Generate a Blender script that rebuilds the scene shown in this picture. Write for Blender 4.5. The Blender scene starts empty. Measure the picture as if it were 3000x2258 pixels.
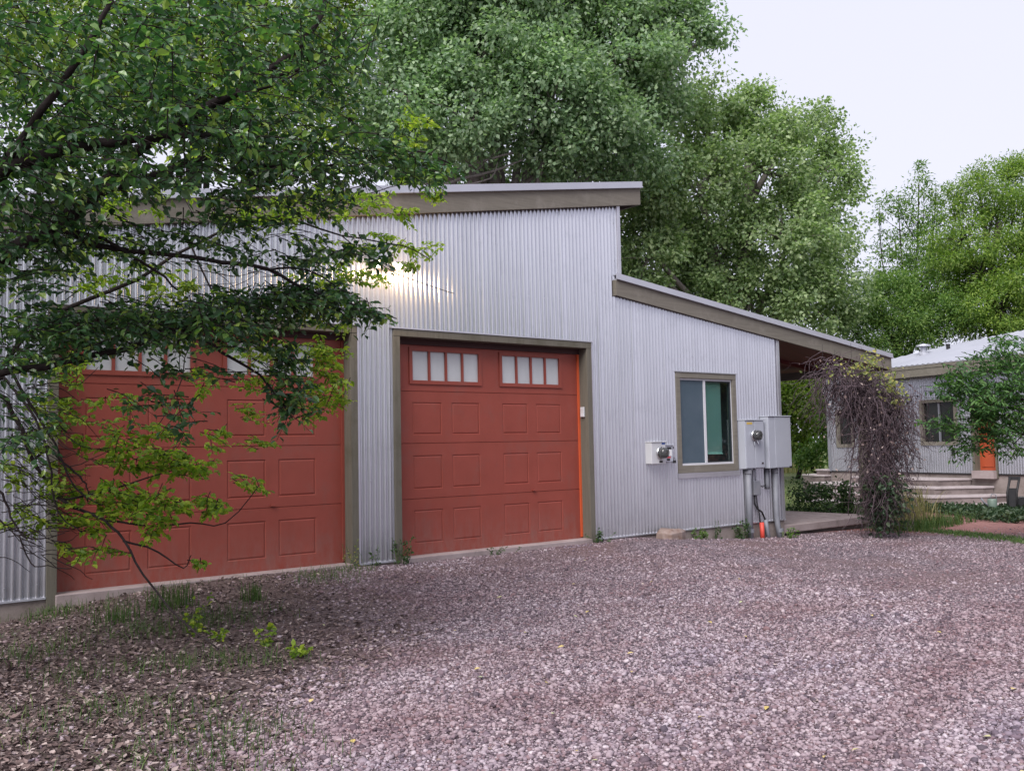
import bpy, math, random
import numpy as np
from mathutils import Vector, Matrix
random.seed(7); RNG = np.random.default_rng(11)
SC = bpy.context.scene; COL = SC.collection
R_ = math.radians

# ------------------------------------------------------------------ camera
# world: X along the garage front (right), Y away behind the front, Z up; metres
YAW, PITCH, ROLL = 0.6712573, 0.0638632, 0.0203128
CAM = np.array([-5.8552, -9.6543, 1.3099]); FPX = 2764.67        # focal length in source pixels (3000 wide)
def _axes():
    cy, sy = math.cos(YAW), math.sin(YAW); f = np.array([sy, cy, 0]); r = np.array([cy, -sy, 0]); u = np.array([0, 0, 1.])
    cp, sp = math.cos(PITCH), math.sin(PITCH); f2 = f*cp+u*sp; u2 = u*cp-f*sp
    cr, sr = math.cos(ROLL), math.sin(ROLL)
    return f2, r*cr-u2*sr, u2*cr+r*sr
FW, RT, UP = _axes()
cam = bpy.data.cameras.new('camera'); co = bpy.data.objects.new('camera', cam); COL.objects.link(co)
co.matrix_world = Matrix(((RT[0], UP[0], -FW[0], CAM[0]), (RT[1], UP[1], -FW[1], CAM[1]), (RT[2], UP[2], -FW[2], CAM[2]), (0, 0, 0, 1)))
cam.sensor_width = 36; cam.lens = FPX/3000*36; cam.clip_end = 2000; cam.clip_start = .05
SC.camera = co
K = 3000/2212.
def ray(px, py): return FW+RT*((px-1500)/FPX)-UP*((py-1129)/FPX)
def G(px, py, z):                      # a point on the horizontal plane z (source pixels)
    d = ray(px, py); return CAM+d*((z-CAM[2])/d[2])
def GG(px, py):                        # a point on the uneven ground
    q = G(px, py, -.15)
    for _ in range(5): q = G(px, py, float(gz(q[0], q[1])))
    return q
def P(px, py, depth):                  # a point at a depth (pixels of the 2212-wide view)
    return CAM+ray(px*K, py*K)*depth
def pm(r, depth): return r*K*depth/FPX  # pixels of that view to metres

# ------------------------------------------------------------------ helpers
def tag(o, label=None, cat=None, group=None, kind=None):
    if label: o['label'] = label
    if cat: o['category'] = cat
    if group: o['group'] = group
    if kind: o['kind'] = kind
    return o
def empty(name, loc, label, cat, group=None, rz=0):
    o = bpy.data.objects.new(name, None); COL.objects.link(o); o.location = loc; o.rotation_euler.z = rz
    o.empty_display_size = .1
    return tag(o, label, cat, group)
def link(name, me, mat=None, parent=None):
    o = bpy.data.objects.new(name, me); COL.objects.link(o)
    if mat: me.materials.append(mat)
    if parent:
        o.parent = parent
        pw = Matrix.Translation(parent.location) @ parent.rotation_euler.to_matrix().to_4x4()
        q = parent
        while q.parent is not None:
            q = q.parent; pw = (Matrix.Translation(q.location) @ q.rotation_euler.to_matrix().to_4x4()) @ pw
        me.transform(pw.inverted())
    return o
def fmesh(name, V, loops, starts, smooth=False):
    me = bpy.data.meshes.new(name); V = np.asarray(V, np.float32)
    me.vertices.add(len(V)); me.vertices.foreach_set('co', V.ravel())
    me.loops.add(len(loops)); me.loops.foreach_set('vertex_index', np.asarray(loops, np.int32))
    me.polygons.add(len(starts)); me.polygons.foreach_set('loop_start', np.asarray(starts, np.int32))
    me.update(calc_edges=True)
    me.polygons.foreach_set('use_smooth', np.full(len(starts), smooth))
    return me
class MB:
    def __init__(s): s.v = []; s.f = []
    def add(s, vs, fs):
        b = len(s.v); s.v += [tuple(map(float, q)) for q in vs]; s.f += [tuple(b+i for i in f) for f in fs]; return s
    def box(s, a, b, bev=0.):
        x0, y0, z0 = [min(p, q) for p, q in zip(a, b)]; x1, y1, z1 = [max(p, q) for p, q in zip(a, b)]
        return s.add([(x0,y0,z0),(x1,y0,z0),(x1,y1,z0),(x0,y1,z0),(x0,y0,z1),(x1,y0,z1),(x1,y1,z1),(x0,y1,z1)],
                     [(0,3,2,1),(4,5,6,7),(0,1,5,4),(1,2,6,5),(2,3,7,6),(3,0,4,7)])
    def prism(s, poly, vec):            # polygon (3D points) swept along vec
        n = len(poly); q = [np.array(p, float) for p in poly]; w = [p+np.array(vec, float) for p in q]
        return s.add(q+w, [tuple(range(n))[::-1], tuple(range(n, 2*n))]+[(i, (i+1) % n, n+(i+1) % n, n+i) for i in range(n)])
    def tube(s, pts, rad, n=8, cap=True):
        pts = [Vector(p) for p in pts]
        if not hasattr(rad, '__len__'): rad = [rad]*len(pts)
        b = len(s.v); up = None
        for i, p in enumerate(pts):
            t = (pts[min(i+1, len(pts)-1)]-pts[max(i-1, 0)])
            t = t.normalized() if t.length > 1e-9 else Vector((0, 0, 1))
            if up is None: up = Vector((0, 0, 1)) if abs(t.z) < .9 else Vector((1, 0, 0))
            a = t.cross(up); a = a.normalized() if a.length > 1e-6 else t.orthogonal().normalized()
            c = a.cross(t).normalized(); up = c
            for k in range(n):
                g = 2*math.pi*k/n; s.v.append(tuple(p+(a*math.cos(g)+c*math.sin(g))*rad[i]))
        for i in range(len(pts)-1):
            for k in range(n):
                s.f.append((b+i*n+k, b+i*n+(k+1) % n, b+(i+1)*n+(k+1) % n, b+(i+1)*n+k))
        if cap:
            s.f.append(tuple(b+k for k in range(n))[::-1]); s.f.append(tuple(b+(len(pts)-1)*n+k for k in range(n)))
        return s
    def lathe(s, prof, org, axis, n=24):   # prof: (radius, along)
        ax = Vector(axis).normalized(); a = ax.orthogonal().normalized(); c = ax.cross(a); o = Vector(org); b = len(s.v)
        for r, h in prof:
            for k in range(n):
                g = 2*math.pi*k/n; s.v.append(tuple(o+ax*h+(a*math.cos(g)+c*math.sin(g))*r))
        for i in range(len(prof)-1):
            for k in range(n):
                s.f.append((b+i*n+k, b+i*n+(k+1) % n, b+(i+1)*n+(k+1) % n, b+(i+1)*n+k))
        s.f.append(tuple(b+k for k in range(n))[::-1]); s.f.append(tuple(b+(len(prof)-1)*n+k for k in range(n)))
        return s
    def pieces(s):
        par = list(range(len(s.v)))
        def find(a):
            while par[a] != a: par[a] = par[par[a]]; a = par[a]
            return a
        for f in s.f:
            for i in f[1:]: par[find(i)] = find(f[0])
        gr = {}
        for f in s.f: gr.setdefault(find(f[0]), []).append(f)
        out = []
        for fs in gr.values():
            ids = sorted({i for f in fs for i in f}); mp = {i: k for k, i in enumerate(ids)}; m = MB(); m.v = [s.v[i] for i in ids]; m.f = [tuple(mp[i] for i in f) for f in fs]; out.append(m)
        return out
    def build_each(s, *a, **k): return [m.build(*a, **k) for m in s.pieces()]
    def build(s, name, mat, parent=None, smooth=False, bevel=0., fix=True):
        me = bpy.data.meshes.new(name); me.from_pydata(s.v, [], s.f); me.update()
        if fix:
            import bmesh
            bm = bmesh.new(); bm.from_mesh(me); bmesh.ops.recalc_face_normals(bm, faces=bm.faces); bm.to_mesh(me); bm.free()
        if smooth: me.polygons.foreach_set('use_smooth', np.full(len(me.polygons), True))
        o = link(name, me, mat, parent)
        if bevel:
            m = o.modifiers.new('bevel', 'BEVEL'); m.width = bevel; m.segments = 2; m.limit_method = 'ANGLE'; m.angle_limit = R_(40)
        return o

# ------------------------------------------------------------------ materials
def new_mat(name):
    m = bpy.data.materials.new(name); m.use_nodes = True; nt = m.node_tree; nt.nodes.clear()
    out = nt.nodes.new('ShaderNodeOutputMaterial'); return m, nt, out
def N(nt, t, **kw):
    n = nt.nodes.new(t)
    for k, v in kw.items(): setattr(n, k, v)
    return n
def setin(n, **kw):
    for k, v in kw.items():
        n.inputs[k.replace('_', ' ')].default_value = v
    return n
def ramp(nt, src, stops):
    r = N(nt, 'ShaderNodeValToRGB'); e = r.color_ramp.elements
    while len(e) < len(stops): e.new(.5)
    for i, (p, c) in enumerate(stops): e[i].position = p; e[i].color = (*c, 1)
    nt.links.new(src, r.inputs[0]); return r.outputs[0]
def noise(nt, vec, scale, detail=4, rough=.6):
    n = N(nt, 'ShaderNodeTexNoise'); setin(n, Scale=scale, Detail=detail, Roughness=rough)
    nt.links.new(vec, n.inputs['Vector']); return n.outputs['Fac']
def mixc(nt, fac, a, b, blend='MIX'):
    m = N(nt, 'ShaderNodeMix', data_type='RGBA', blend_type=blend)
    for i, v in ((0, fac), (6, a), (7, b)):
        if hasattr(v, 'is_output'): nt.links.new(v, m.inputs[i])
        elif isinstance(v, tuple): m.inputs[i].default_value = (*v, 1)
        else: m.inputs[i].default_value = v
    return m.outputs[2]
def scaled(nt, sx, sy, sz):
    t = N(nt, 'ShaderNodeTexCoord'); mp = N(nt, 'ShaderNodeMapping'); mp.inputs['Scale'].default_value = (sx, sy, sz)
    nt.links.new(t.outputs['Object'], mp.inputs['Vector']); return mp.outputs[0]
def surf(name, c1, c2, scale=(6, 6, 6), nscale=1., rough=.6, metal=0., bump=.0, bscale=40, spec=.5, dirt=None, c3=None):
    m, nt, out = new_mat(name); v = scaled(nt, *scale); b = N(nt, 'ShaderNodeBsdfPrincipled')
    f = noise(nt, v, nscale, 6, .65)
    col = ramp(nt, f, [(.3, c1), (.7, c2)] if c3 is None else [(.25, c1), (.5, c2), (.75, c3)])
    if dirt:
        v2 = scaled(nt, 1.5, 1.5, 1.2); f2 = noise(nt, v2, 1.7, 8, .75)
        mk = ramp(nt, f2, [(.52, (0, 0, 0)), (.72, (1, 1, 1))]); col = mixc(nt, mk, col, dirt)
    nt.links.new(col, b.inputs['Base Color']); setin(b, Roughness=rough, Metallic=metal, IOR=1.45)
    b.inputs['Specular IOR Level'].default_value = spec
    if bump:
        v3 = scaled(nt, 1, 1, 1); bf = noise(nt, v3, bscale, 4, .6); bn = N(nt, 'ShaderNodeBump'); setin(bn, Strength=bump, Distance=.01)
        nt.links.new(bf, bn.inputs['Height']); nt.links.new(bn.outputs[0], b.inputs['Normal'])
    nt.links.new(b.outputs[0], out.inputs[0]); return m
def leafmat(name, stops, trans=.35, rough=.45, spec=.45, tcol=None):
    m, nt, out = new_mat(name)
    g = N(nt, 'ShaderNodeNewGeometry'); col = ramp(nt, g.outputs['Random Per Island'], stops)
    tc = N(nt, 'ShaderNodeTexCoord'); f = noise(nt, tc.outputs['Object'], .55, 3, .5)
    hs = N(nt, 'ShaderNodeHueSaturation'); vv = N(nt, 'ShaderNodeMapRange'); setin(vv, From_Min=.3, From_Max=.7, To_Min=.8, To_Max=1.2)
    nt.links.new(f, vv.inputs[0]); nt.links.new(vv.outputs[0], hs.inputs['Value']); nt.links.new(col, hs.inputs['Color'])
    b = N(nt, 'ShaderNodeBsdfPrincipled'); setin(b, Roughness=rough); b.inputs['Specular IOR Level'].default_value = spec
    nt.links.new(hs.outputs[0], b.inputs['Base Color'])
    t = N(nt, 'ShaderNodeBsdfTranslucent'); tt = mixc(nt, 1., hs.outputs[0], tcol or (1.25, 1.5, .75), 'MULTIPLY'); nt.links.new(tt, t.inputs[0])
    mx = N(nt, 'ShaderNodeMixShader'); mx.inputs[0].default_value = trans
    nt.links.new(b.outputs[0], mx.inputs[1]); nt.links.new(t.outputs[0], mx.inputs[2]); nt.links.new(mx.outputs[0], out.inputs[0]); return m
def islandmat(name, stops, rough=.8, spec=.3, bump=0., drift=False):
    m, nt, out = new_mat(name); g = N(nt, 'ShaderNodeNewGeometry')
    col = ramp(nt, g.outputs['Random Per Island'], stops)
    tc = N(nt, 'ShaderNodeTexCoord'); f = noise(nt, tc.outputs['Object'], 90, 3, .6)
    col = mixc(nt, .35, col, ramp(nt, f, [(.3, (.25, .25, .25)), (.7, (1, 1, 1))]), 'MULTIPLY')
    if drift:
        f2 = noise(nt, scaled(nt, .55, 1.1, 1), 1., 5, .65); col = mixc(nt, 1., col, ramp(nt, f2, [(.36, (.74, .62, .62)), (.48, (.95, .88, .88)), (.56, (1.05, 1.02, 1.03)), (.68, (.86, .85, .92))]), 'MULTIPLY')
    b = N(nt, 'ShaderNodeBsdfPrincipled'); setin(b, Roughness=rough); b.inputs['Specular IOR Level'].default_value = spec
    nt.links.new(col, b.inputs['Base Color']); nt.links.new(b.outputs[0], out.inputs[0]); return m
def emit(name, col, st):
    m, nt, out = new_mat(name); e = N(nt, 'ShaderNodeEmission'); e.inputs[0].default_value = (*col, 1); e.inputs[1].default_value = st
    nt.links.new(e.outputs[0], out.inputs[0]); return m

M = {}
M['siding'] = surf('galvanized_siding', (.51, .515, .56), (.59, .595, .645), (3, 3, .25), 1.2, .25, .72, dirt=(.47, .475, .515))
M['trim_metal'] = surf('trim_metal', (.5, .5, .55), (.6, .6, .65), (2, 2, 2), 1., .42, .7)
M['cap_metal'] = surf('roof_cap_metal', (.42, .43, .48), (.5, .51, .57), (1, 1, 1), 1., .5, .35)
M['wood'] = surf('weathered_olive_board', (.15, .136, .114), (.20, .182, .152), (1.2, 8, 26), 1.4, .75, 0, .25, 60, .2, dirt=(.24, .218, .19))
M['wood_v'] = surf('weathered_olive_post', (.112, .102, .082), (.16, .146, .118), (22, 22, 1.2), 1.2, .75, 0, .25, 60, .2, dirt=(.095, .088, .062))
M['door'] = surf('red_painted_steel', (.235, .052, .036), (.28, .063, .045), (3, 3, 3), 1., .5, 0, .12, 160, .35, dirt=(.225, .072, .056))
M['header_shade'] = surf('painted_header_shade', (.035, .012, .012), (.05, .016, .016), (2, 2, 30), 1., .7)  # shade under the door header, put into the colour
def grime(m, col, z0, z1):
    nt = m.node_tree; b = next(n for n in nt.nodes if n.type == 'BSDF_PRINCIPLED'); src = b.inputs['Base Color'].links[0].from_socket
    g = nt.nodes.new('ShaderNodeNewGeometry'); sp = nt.nodes.new('ShaderNodeSeparateXYZ'); nt.links.new(g.outputs['Position'], sp.inputs[0])
    mr = nt.nodes.new('ShaderNodeMapRange'); setin(mr, From_Min=z0, From_Max=z1, To_Min=.45, To_Max=0.); nt.links.new(sp.outputs[2], mr.inputs[0])
    f = noise(nt, scaled(nt, 9, 9, 3), 1.5, 6, .75); mu = nt.nodes.new('ShaderNodeMath'); mu.operation = 'MULTIPLY'; nt.links.new(mr.outputs[0], mu.inputs[0]); nt.links.new(ramp(nt, f, [(.38, (0, 0, 0)), (.66, (1, 1, 1))]), mu.inputs[1])
    nt.links.new(mixc(nt, mu.outputs[0], src, col), b.inputs['Base Color'])
grime(M['door'], (.24, .15, .13), .0, .55); grime(M['siding'], (.33, .30, .29), -.02, .4)
M['doorstop'] = surf('orange_red_stop', (.55, .09, .03), (.62, .11, .035), (3, 3, 3), 1., .6)
M['pane'] = surf('frosted_pane', (.40, .42, .43), (.52, .53, .535), (2, 2, .7), 1.2, .14, 0, 0, 1, .5)
M['concrete'] = surf('pinkish_concrete', (.27, .215, .21), (.38, .315, .31), (2, 2, 2), 1.5, .85, 0, .25, 70, .2, dirt=(.17, .14, .13))
M['found'] = surf('foundation_concrete', (.20, .165, .15), (.30, .255, .24), (2, 2, 3), 1.5, .9, 0, .3, 60, .15, dirt=(.15, .125, .105))
M['soffit'] = surf('dark_red_soffit', (.10, .018, .022), (.14, .028, .03), (2, 9, 2), 1., .7)
M['grey_box'] = surf('grey_enamel', (.42, .44, .50), (.47, .49, .55), (2, 2, 2), 1., .45, .15)
M['white_box'] = surf('pale_enamel', (.55, .55, .57), (.60, .60, .62), (2, 2, 2), 1., .45, .1)
M['conduit'] = surf('grey_conduit', (.16, .165, .19), (.23, .235, .265), (6, 6, 3), 1., .6, 0, dirt=(.26, .25, .26))
M['chrome'] = surf('meter_ring_metal', (.6, .6, .6), (.7, .7, .7), (4, 4, 4), 1., .22, .95)
M['black'] = surf('black_plastic', (.012, .012, .014), (.02, .02, .022), (4, 4, 4), 1., .5)
M['iron'] = surf('dark_iron', (.018, .018, .02), (.035, .033, .034), (9, 9, 9), 1., .6, .3)
M['redpipe'] = surf('red_plastic', (.55, .06, .04), (.6, .07, .05), (4, 4, 4), 1., .5)
M['label_white'] = surf('white_sticker', (.7, .7, .7), (.76, .76, .76), (9, 9, 9), 1., .5)
M['label_red'] = surf('red_sticker', (.5, .05, .07), (.55, .06, .08), (9, 9, 9), 1., .5)
M['label_blue'] = surf('blue_sticker', (.06, .1, .3), (.07, .12, .33), (9, 9, 9), 1., .5)
M['label_yellow'] = surf('yellow_sticker', (.55, .4, .1), (.6, .42, .12), (9, 9, 9), 1., .5)
M['dial'] = surf('meter_dial', (.45, .45, .46), (.6, .6, .6), (9, 9, 30), 1., .5)
M['rock'] = surf('brown_rock', (.16, .10, .075), (.33, .27, .25), (5, 5, 9), 1.3, .85, 0, .5, 40, .2)
M['rocktop'] = M['rock']
M['blind_green'] = surf('green_tinted_blind', (.46, .60, .57), (.54, .67, .63), (1, 1, 60), 1., .5)
M['screen'] = surf('insect_screen', (.06, .09, .115), (.085, .115, .145), (2, 2, 2), 1., .55, 0, .3, 400, .3)
M['vinyl'] = surf('window_vinyl', (.55, .55, .58), (.62, .62, .65), (2, 2, 2), 1., .5)
M['darkframe'] = surf('dark_frame', (.02, .025, .03), (.03, .034, .04), (2, 2, 2), 1., .4)
M['darkglass'] = surf('dark_window_glass', (.012, .014, .012), (.022, .024, .02), (2, 2, 2), 1., .12, 0, 0, 1, .3)
M['house_roof'] = surf('pale_metal_roof', (.36, .37, .42), (.43, .44, .49), (1, 1, 1), 1., .5, .3)
M['house_door'] = surf('orange_red_door', (.40, .075, .03), (.46, .09, .036), (3, 3, 3), 1., .5)
M['bark'] = surf('dark_bark', (.018, .014, .014), (.05, .04, .04), (9, 9, 4), 1.5, .9, 0, .6, 70, .1)
M['bark_pale'] = surf('pale_bark', (.16, .14, .13), (.28, .25, .235), (9, 9, 4), 1.5, .9, 0, .5, 30, .1)
M['twig'] = surf('vine_wood', (.05, .036, .042), (.16, .12, .135), (5, 5, 5), 1.5, .85, 0, 0, 1, .1)
M['leaf_dark'] = leafmat('broad_leaves', [(0, (.024, .07, .03)), (.45, (.052, .13, .047)), (.78, (.10, .205, .058)), (.92, (.19, .31, .065)), (1, (.32, .42, .09))], .36, .3, .75)
M['leaf_young'] = leafmat('young_leaves', [(0, (.13, .22, .03)), (.5, (.25, .36, .045)), (1, (.44, .50, .06))], .5, .45, .4)
M['leaf_cw'] = leafmat('cottonwood_leaves', [(0, (.115, .19, .105)), (.5, (.22, .325, .185)), (1, (.39, .49, .31))], .42, .4, .5)
M['leaf_cw2'] = leafmat('pale_cottonwood_leaves', [(0, (.13, .20, .095)), (.5, (.245, .335, .155)), (1, (.40, .48, .25))], .42, .4, .5)
M['leaf_bright'] = leafmat('bright_leaves', [(0, (.06, .135, .032)), (.5, (.125, .22, .05)), (1, (.23, .33, .08))], .4, .45, .4)
M['leaf_olive'] = leafmat('olive_leaves', [(0, (.10, .17, .026)), (.5, (.17, .25, .04)), (1, (.27, .34, .06))], .4, .45, .4)
M['leaf_fresh'] = leafmat('fresh_leaves', [(0, (.08, .155, .028)), (.5, (.165, .26, .045)), (1, (.30, .39, .08))], .42, .45, .4)
M['leaf_bush'] = leafmat('bush_leaves', [(0, (.018, .045, .014)), (.6, (.035, .08, .02)), (1, (.08, .14, .04))], .3, .45, .4)
M['leaf_ivy'] = leafmat('ivy_leaves', [(0, (.02, .045, .02)), (.6, (.04, .075, .035)), (1, (.09, .12, .06))], .25, .45, .4)
M['leaf_yellow'] = leafmat('yellow_vine_leaves', [(0, (.16, .20, .07)), (.5, (.30, .33, .12)), (1, (.48, .42, .12))], .35, .5, .3)
M['dead_leaf'] = islandmat('dead_leaves', [(0, (.045, .03, .028)), (.4, (.12, .08, .075)), (.75, (.25, .18, .165)), (1, (.47, .38, .355))], .8)
M['fresh_fall'] = islandmat('yellow_fallen_leaves', [(0, (.5, .38, .12)), (.6, (.6, .48, .22)), (1, (.45, .5, .3))], .7)
M['grass'] = leafmat('green_grass', [(0, (.04, .085, .025)), (.5, (.07, .13, .035)), (1, (.13, .18, .055))], .3, .5, .3)
M['dry_grass'] = leafmat('dry_grass', [(0, (.12, .14, .05)), (.4, (.26, .23, .11)), (1, (.42, .36, .2))], .3, .6, .2)
M['stone'] = islandmat('gravel_stones', [(0, (.095, .075, .092)), (.18, (.175, .133, .158)), (.34, (.25, .168, .178)), (.42, (.27, .212, .24)), (.7, (.37, .305, .33)), (.92, (.44, .37, .40)), (1, (.55, .49, .51))], .75, .35, drift=True)
m, nt, out = new_mat('clear_glass'); gb = N(nt, 'ShaderNodeBsdfPrincipled'); setin(gb, Roughness=.02, IOR=1.45); gb.inputs['Transmission Weight'].default_value = .95
gb.inputs['Base Color'].default_value = (.95, .97, .97, 1); nt.links.new(gb.outputs[0], out.inputs[0]); M['glass'] = m
# window pane: thin, mostly clear, glossy
m, nt, out = new_mat('window_glass'); tr = N(nt, 'ShaderNodeBsdfTransparent'); tr.inputs[0].default_value = (.80, .93, .90, 1)
gl = N(nt, 'ShaderNodeBsdfGlossy'); gl.inputs['Roughness'].default_value = .03; lw = N(nt, 'ShaderNodeLayerWeight'); lw.inputs[0].default_value = .5
pw_ = N(nt, 'ShaderNodeMath', operation='POWER'); pw_.inputs[1].default_value = 4.; nt.links.new(lw.outputs['Facing'], pw_.inputs[0]); ma_ = N(nt, 'ShaderNodeMath', operation='MULTIPLY_ADD'); ma_.inputs[1].default_value = .6; ma_.inputs[2].default_value = .05; nt.links.new(pw_.outputs[0], ma_.inputs[0])
mx = N(nt, 'ShaderNodeMixShader'); nt.links.new(ma_.outputs[0], mx.inputs[0]); nt.links.new(tr.outputs[0], mx.inputs[1]); nt.links.new(gl.outputs[0], mx.inputs[2])
nt.links.new(mx.outputs[0], out.inputs[0]); M['wglass'] = m
M['bulb'] = emit('lit_bulb', (1, .80, .52), 60)

# ------------------------------------------------------------------ sky and light
w = bpy.data.worlds.new('World'); SC.world = w; w.use_nodes = True; nt = w.node_tree; bg = nt.nodes['Background']
SUN_EL, SUN_AZ = R_(47), R_(243)        # soft evening light from the open side, in front of the garage to the left
sky = N(nt, 'ShaderNodeTexSky'); sky.sky_type = 'NISHITA'; sky.sun_disc = False; sky.sun_elevation = SUN_EL; sky.sun_rotation = SUN_AZ
sky.air_density = 1.; sky.dust_density = 1.5
hs = N(nt, 'ShaderNodeHueSaturation'); hs.inputs['Saturation'].default_value = .25; nt.links.new(sky.outputs[0], hs.inputs['Color'])
flat = mixc(nt, .85, hs.outputs[0], (9.2, 9.3, 11.2))
nt.links.new(flat, bg.inputs[0]); bg.inputs[1].default_value = .105
sl = bpy.data.lights.new('sun', 'SUN'); so = bpy.data.objects.new('sun', sl); COL.objects.link(so)
sl.energy = 4.4; sl.angle = R_(40); sl.color = (1, .965, .94)
sd = Vector((math.sin(SUN_AZ)*math.cos(SUN_EL), math.cos(SUN_AZ)*math.cos(SUN_EL), math.sin(SUN_EL)))
so.rotation_euler = sd.to_track_quat('Z', 'Y').to_euler(); so.location = (0, -20, 20)

# ------------------------------------------------------------------ ground
GX = [-60, -8, -4.2, -3.5, -2.7, -1.5, -.6, 0, 1.5, 3.2, 3.8, 4.6, 5.2, 6.5, 7.5, 10.5, 13, 20, 60]
GZ = [-.3, -.25, -.19, -.10, -.02, .0, -.012, -.04, -.06, -.04, -.02, -.08, -.15, -.24, -.29, -.33, -.27, -.22, -.2]
def hash_noise(x, y, s, seed):
    rs = np.random.default_rng(seed); out = np.zeros_like(x)
    for k in range(5):
        a = rs.uniform(0, 2*np.pi); f = s*rs.uniform(.6, 1.6); out += np.sin((x*np.cos(a)+y*np.sin(a))*f+rs.uniform(0, 6.28))
    return out/5
def gz(x, y):
    x = np.asarray(x, float); y = np.asarray(y, float)
    near = np.interp(x, GX, GZ); t = np.clip((-y-.3)/3., 0, 1); t = t*t*(3-2*t)
    base = near*(1-t)+np.interp(x, [-5, 1.5, 6, 12], [-.155, -.155, -.25, -.28])*t
    base = np.where(y > .3, np.where(x > 7.5, -.24+np.clip((y-5)/30, 0, 1)*.3, near), base)
    return base+.012*hash_noise(x, y, 1.7, 3)+.006*hash_noise(x, y, 5.5, 4)
def axis(lo, hi, core0, core1, st):
    a = list(np.arange(core0, core1, st)); x = core1; s = st
    while x < hi: a.append(x); s *= 1.25; x += s
    a.append(hi); x = core0; s = st; b = []
    while x > lo: s *= 1.25; x -= s; b.append(max(x, lo))
    return np.array(sorted(set(b+a)))
gx = axis(-400, 400, -9, 16, .14); gy = axis(-400, 400, -9.5, 3, .14)
XX, YY = np.meshgrid(gx, gy); ZZ = gz(XX, YY)
nx, ny = len(gx), len(gy); idx = np.arange(nx*ny).reshape(ny, nx)
q = np.stack([idx[:-1, :-1], idx[:-1, 1:], idx[1:, 1:], idx[1:, :-1]], -1).reshape(-1, 4)
me = fmesh('ground', np.stack([XX, YY, ZZ], -1).reshape(-1, 3), q.ravel(), np.arange(len(q))*4, True)
LA = np.array([.15, -.04]); LB = np.array([-3.97, -5.51]); LD = (LB-LA)/np.linalg.norm(LB-LA); LN = np.array([LD[1], -LD[0]])   # litter boundary
if (np.array([-5, 0])-LA) @ LN < 0: LN = -LN
def litter_s(x, y): return (x-LA[0])*LN[0]+(y-LA[1])*LN[1]
m, nt, out = new_mat('gravel_ground'); tc = N(nt, 'ShaderNodeTexCoord'); pv = tc.outputs['Object']
vo = N(nt, 'ShaderNodeTexVoronoi'); vo.inputs['Scale'].default_value = 42; nt.links.new(pv, vo.inputs['Vector'])
sep = N(nt, 'ShaderNodeSeparateColor'); nt.links.new(vo.outputs['Color'], sep.inputs[0])
grav = ramp(nt, sep.outputs[0], [(0, (.09, .07, .082)), (.3, (.20, .155, .175)), (.65, (.34, .275, .30)), (1, (.48, .41, .435))])
patch = noise(nt, pv, .55, 5, .6); grav = mixc(nt, ramp(nt, patch, [(.45, (0, 0, 0)), (.62, (.75, .75, .75))]), grav, (.30, .205, .20))
crk = ramp(nt, vo.outputs['Distance'], [(.25, (1, 1, 1)), (.62, (.25, .22, .24))]); grav = mixc(nt, .9, grav, crk, 'MULTIPLY')
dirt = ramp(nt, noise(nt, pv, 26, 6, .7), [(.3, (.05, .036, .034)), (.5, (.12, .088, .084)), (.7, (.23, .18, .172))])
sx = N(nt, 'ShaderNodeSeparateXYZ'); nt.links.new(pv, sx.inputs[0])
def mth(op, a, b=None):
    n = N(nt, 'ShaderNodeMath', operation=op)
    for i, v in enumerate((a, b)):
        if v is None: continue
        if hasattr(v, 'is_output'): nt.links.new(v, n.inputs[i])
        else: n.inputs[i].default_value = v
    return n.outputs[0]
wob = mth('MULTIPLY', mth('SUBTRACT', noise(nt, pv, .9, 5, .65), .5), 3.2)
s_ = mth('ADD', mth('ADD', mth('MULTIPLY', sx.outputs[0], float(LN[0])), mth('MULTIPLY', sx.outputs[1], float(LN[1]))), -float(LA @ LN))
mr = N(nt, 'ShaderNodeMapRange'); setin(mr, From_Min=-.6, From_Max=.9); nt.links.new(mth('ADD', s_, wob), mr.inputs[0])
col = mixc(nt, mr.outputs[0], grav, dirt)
# reddish track and turf to the right, lawn behind
trk = ramp(nt, noise(nt, pv, 22, 5, .7), [(.3, (.24, .11, .10)), (.7, (.42, .23, .21))])
m1 = N(nt, 'ShaderNodeMapRange'); setin(m1, From_Min=8.3, From_Max=9.6); nt.links.new(mth('ADD', mth('ADD', sx.outputs[0], mth('MULTIPLY', sx.outputs[1], .35)), mth('MULTIPLY', wob, .3)), m1.inputs[0])
col = mixc(nt, m1.outputs[0], col, trk)
turf = ramp(nt, noise(nt, pv, 18, 5, .7), [(.3, (.07, .10, .03)), (.55, (.13, .16, .055)), (.75, (.25, .23, .11))])
m2 = N(nt, 'ShaderNodeMapRange'); setin(m2, From_Min=.6, From_Max=1.6); nt.links.new(mth('ADD', sx.outputs[1], mth('MULTIPLY', wob, .25)), m2.inputs[0])
m3 = N(nt, 'ShaderNodeMapRange'); setin(m3, From_Min=7.4, From_Max=8.2); nt.links.new(sx.outputs[0], m3.inputs[0])
col = mixc(nt, mth('MULTIPLY', m2.outputs[0], m3.outputs[0]), col, turf)
b = N(nt, 'ShaderNodeBsdfPrincipled'); setin(b, Roughness=.9); b.inputs['Specular IOR Level'].default_value = .2; nt.links.new(col, b.inputs['Base Color'])
bn = N(nt, 'ShaderNodeBump'); setin(bn, Strength=.9, Distance=.02); bn.invert = True; nt.links.new(vo.outputs['Distance'], bn.inputs['Height']); nt.links.new(bn.outputs[0], b.inputs['Normal'])
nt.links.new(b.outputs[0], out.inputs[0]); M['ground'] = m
tag(link('ground', me, M['ground']), kind='structure')

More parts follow.
